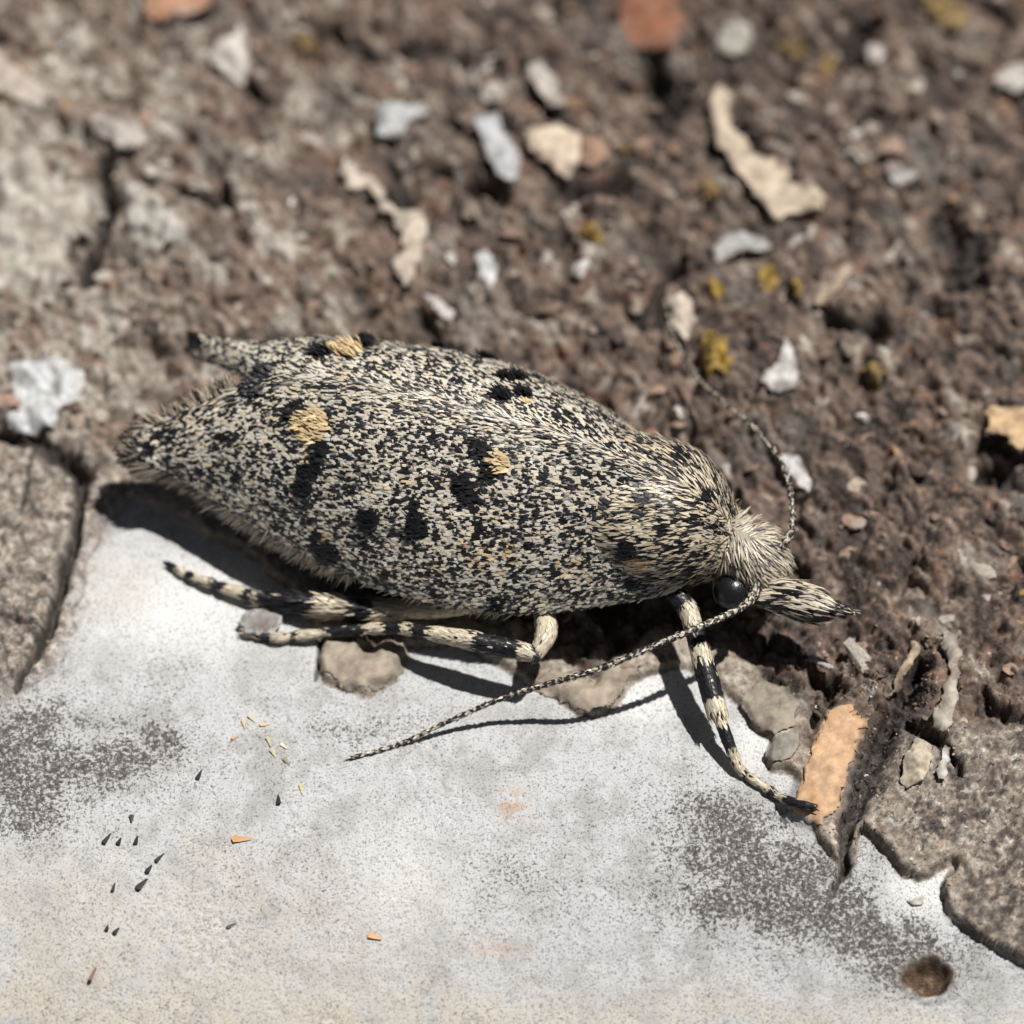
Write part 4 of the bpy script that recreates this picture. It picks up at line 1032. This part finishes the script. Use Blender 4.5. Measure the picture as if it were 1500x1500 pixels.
# middle leg, near
leg('pale middle leg folded back, knee below the wing edge',
    ([(788, 868, .50), (796, 898, .68), (800, 928, .80), (785, 960, .74)], [.14, .15, .16, .10], [(.97, 1.0)]),
    ([(790, 964, .74), (768, 955, .74), (700, 940, .70), (636, 928, .60)], [.08, .13, .15, .11], [(.0, .08), (.36, .66)]),
    ([(640, 929, .60), (600, 922, .48), (560, 920, .34), (500, 925, .16), bz(440, 931, .13), bz(400, 934, .10), bz(358, 926, .07)], [.10, .095, .09, .085, .08, .075, .05],
     [(.03, .13), (.2, .3), (.4, .55), (.66, .72), (.82, .9)], dict(sc=(.07, .13), wd=(.022, .034), sp=.038)))
# hind leg, near
leg('hair-fringed hind leg stretched back along the white bark',
    ([(720, 880, .75), (650, 890, .55), (600, 893, .42)], [.14, .15, .13], []),
    ([(602, 893, .42), (540, 893, .30), (460, 886, .18), (388, 878, .08)], [.12, .165, .17, .12], [(.25, .42), (.62, .98)], dict(sc=(.14, .30), lift=.22)),
    ([(392, 879, .08), bz(350, 868, .16), bz(305, 853, .13), bz(270, 840, .10), bz(246, 826, .06)], [.10, .09, .08, .07, .04], [(.12, .2), (.36, .46), (.62, .72), (.85, 1.01)], dict(sc=(.07, .12), wd=(.022, .034), sp=.038)))
# the far three, of which little shows
for ax, lx in ((2.7, -.7), (1.4, -.8), (-.4, -.8)):
    w = [L2W(ax, lx, .9), L2W(ax + .2, lx - .5, .75), L2W(ax - .1, lx - .9, -.02), L2W(ax - .9, lx - 1.15, .0)]
    lg = bpy.data.objects.new('leg', None); COL.objects.link(lg); lg.parent = moth
    for nm, q, r in (('femur', w[:2], [.14, .12]), ('tibia', w[1:3], [.12, .09]), ('tarsus', w[2:], [.08, .05])):
        Gt = tube(q, r, 20, 10, 1, (.1, .3, 1)); f = np.linspace(0, 3, 20) % 1 < .45
        link(nm, tube_mesh(nm, Gt, np.where(f[:, None], BK[None] * 1.5, (CR * .8)[None])), M_SKIN, lg)

# ------------------------------------------------------------------ shed scales lying on the white bark
def shed(px, py, ang, Lg, Wd, col, label, group):
    w = on_bark(px, py); a = math.radians(ang)
    T = np.array([(-.12, 0, .0), (.12, 0, .0), (-.40, .6, .10), (.40, .6, .10), (-.5, .92, .06), (.5, .92, .06), (0, 1, .05), (0, .6, .18)])
    F = [(0, 1, 7), (0, 7, 2), (1, 3, 7), (2, 7, 4), (7, 3, 5), (4, 7, 6), (6, 7, 5)]
    x = T[:, 0] * Wd; y = (T[:, 1] - .5) * Lg
    V = np.stack([x * math.cos(a) - y * math.sin(a), x * math.sin(a) + y * math.cos(a), T[:, 2] * Wd * .5 + T[:, 1] ** 2 * .02], 1)
    V = np.vstack([V, V - np.array([0, 0, .008])]); F = F + [tuple(i + 8 for i in f[::-1]) for f in F]
    o = link('shed_scale', make_mesh('shed_scale', V, np.array(F), np.repeat(np.array(col)[None], len(V), 0), True), M_SCALE, None, (w[0], w[1], w[2] + .014))
    tag(o, label, 'scale', group)
K = (.02, .02, .022); Y_ = (.50, .42, .18); O_ = (.52, .27, .10); Bn = (.2, .12, .08)
GK = 'black shed scales on the white bark'
SH = [(292, 1136, 160, .17, .07, K, 'black shed scale at the edge of the grey stain, nearest the middle leg'), (408, 1172, 185, .17, .07, K, 'black shed scale just below the yellow shed scales'),
      (420, 1116, 35, .14, .07, (.12, .13, .08), 'dark olive shed scale among the yellow shed scales'), (193, 1200, 0, .12, .075, K, 'stubby black shed scale, topmost on the left'),
      (200, 1231, 170, .16, .065, K, 'black shed scale below the stubby topmost one'), (175, 1233, 160, .12, .07, K, 'short black shed scale left of the one below the topmost'),
      (157, 1229, 148, .20, .07, K, 'slim black shed scale with a long tail at the left end of its row'), (234, 1257, 140, .18, .06, K, 'slim black shed scale, uppermost of a slanting chain of three'),
      (219, 1273, 150, .14, .075, K, 'broad black shed scale in the middle of the slanting chain'), (209, 1295, 140, .25, .09, K, 'largest black shed scale, lowest of the slanting chain'),
      (167, 1299, 168, .17, .05, (.05, .035, .03), 'thin brownish black shed scale left of the largest one'), (157, 1360, 170, .10, .06, K, 'left one of two small dark shed scales low on the left'),
      (171, 1364, 145, .13, .07, K, 'right one of two small dark shed scales low on the left'), (340, 1356, 120, .19, .05, (.06, .06, .06), 'lone dark shed scale low, halfway to the bottom edge')]
for x, y, a, l, w, c, lab in SH: shed(x, y, a, l, w, c, lab, GK)
GY_ = 'yellow shed scales on the white bark'
for x, y, a, l, w, c, lab in [(357, 1061, 15, .15, .05, Y_, 'yellow shed scale at the left end of the yellow scatter'), (369, 1053, 40, .16, .06, (.5, .4, .25), 'pale tan shed scale at the top of the yellow scatter'),
                              (388, 1062, 95, .15, .06, (.60, .42, .25), 'pinkish tan shed scale lying crosswise in the yellow scatter'), (394, 1087, 20, .17, .05, (.42, .40, .2), 'olive yellow shed scale in the middle of the yellow scatter'),
                              (401, 1104, 25, .16, .07, (.40, .38, .22), 'broad olive shed scale under the middle one of the scatter'), (416, 1094, 50, .13, .05, (.55, .46, .28), 'cream yellow shed scale right in the yellow scatter'),
                              (441, 1156, 10, .15, .05, Y_, 'yellow shed scale off to the right of the black one'), (344, 1081, 120, .11, .05, (.52, .34, .18), 'small orange tan shed scale left below the scatter')]:
    shed(x, y, a, l, w, c, lab, GY_)
shed(354, 1230, 92, .28, .11, O_, 'plump orange brown shed scale alone on clean white bark', 'orange brown specks on the white bark')
shed(549, 1373, 70, .20, .10, O_, 'orange brown speck low in the middle of the white bark', 'orange brown specks on the white bark')
shed(138, 1424, 160, .32, .06, Bn, 'thin brown bark fibre low on the left of the white bark', 'orange brown specks on the white bark')
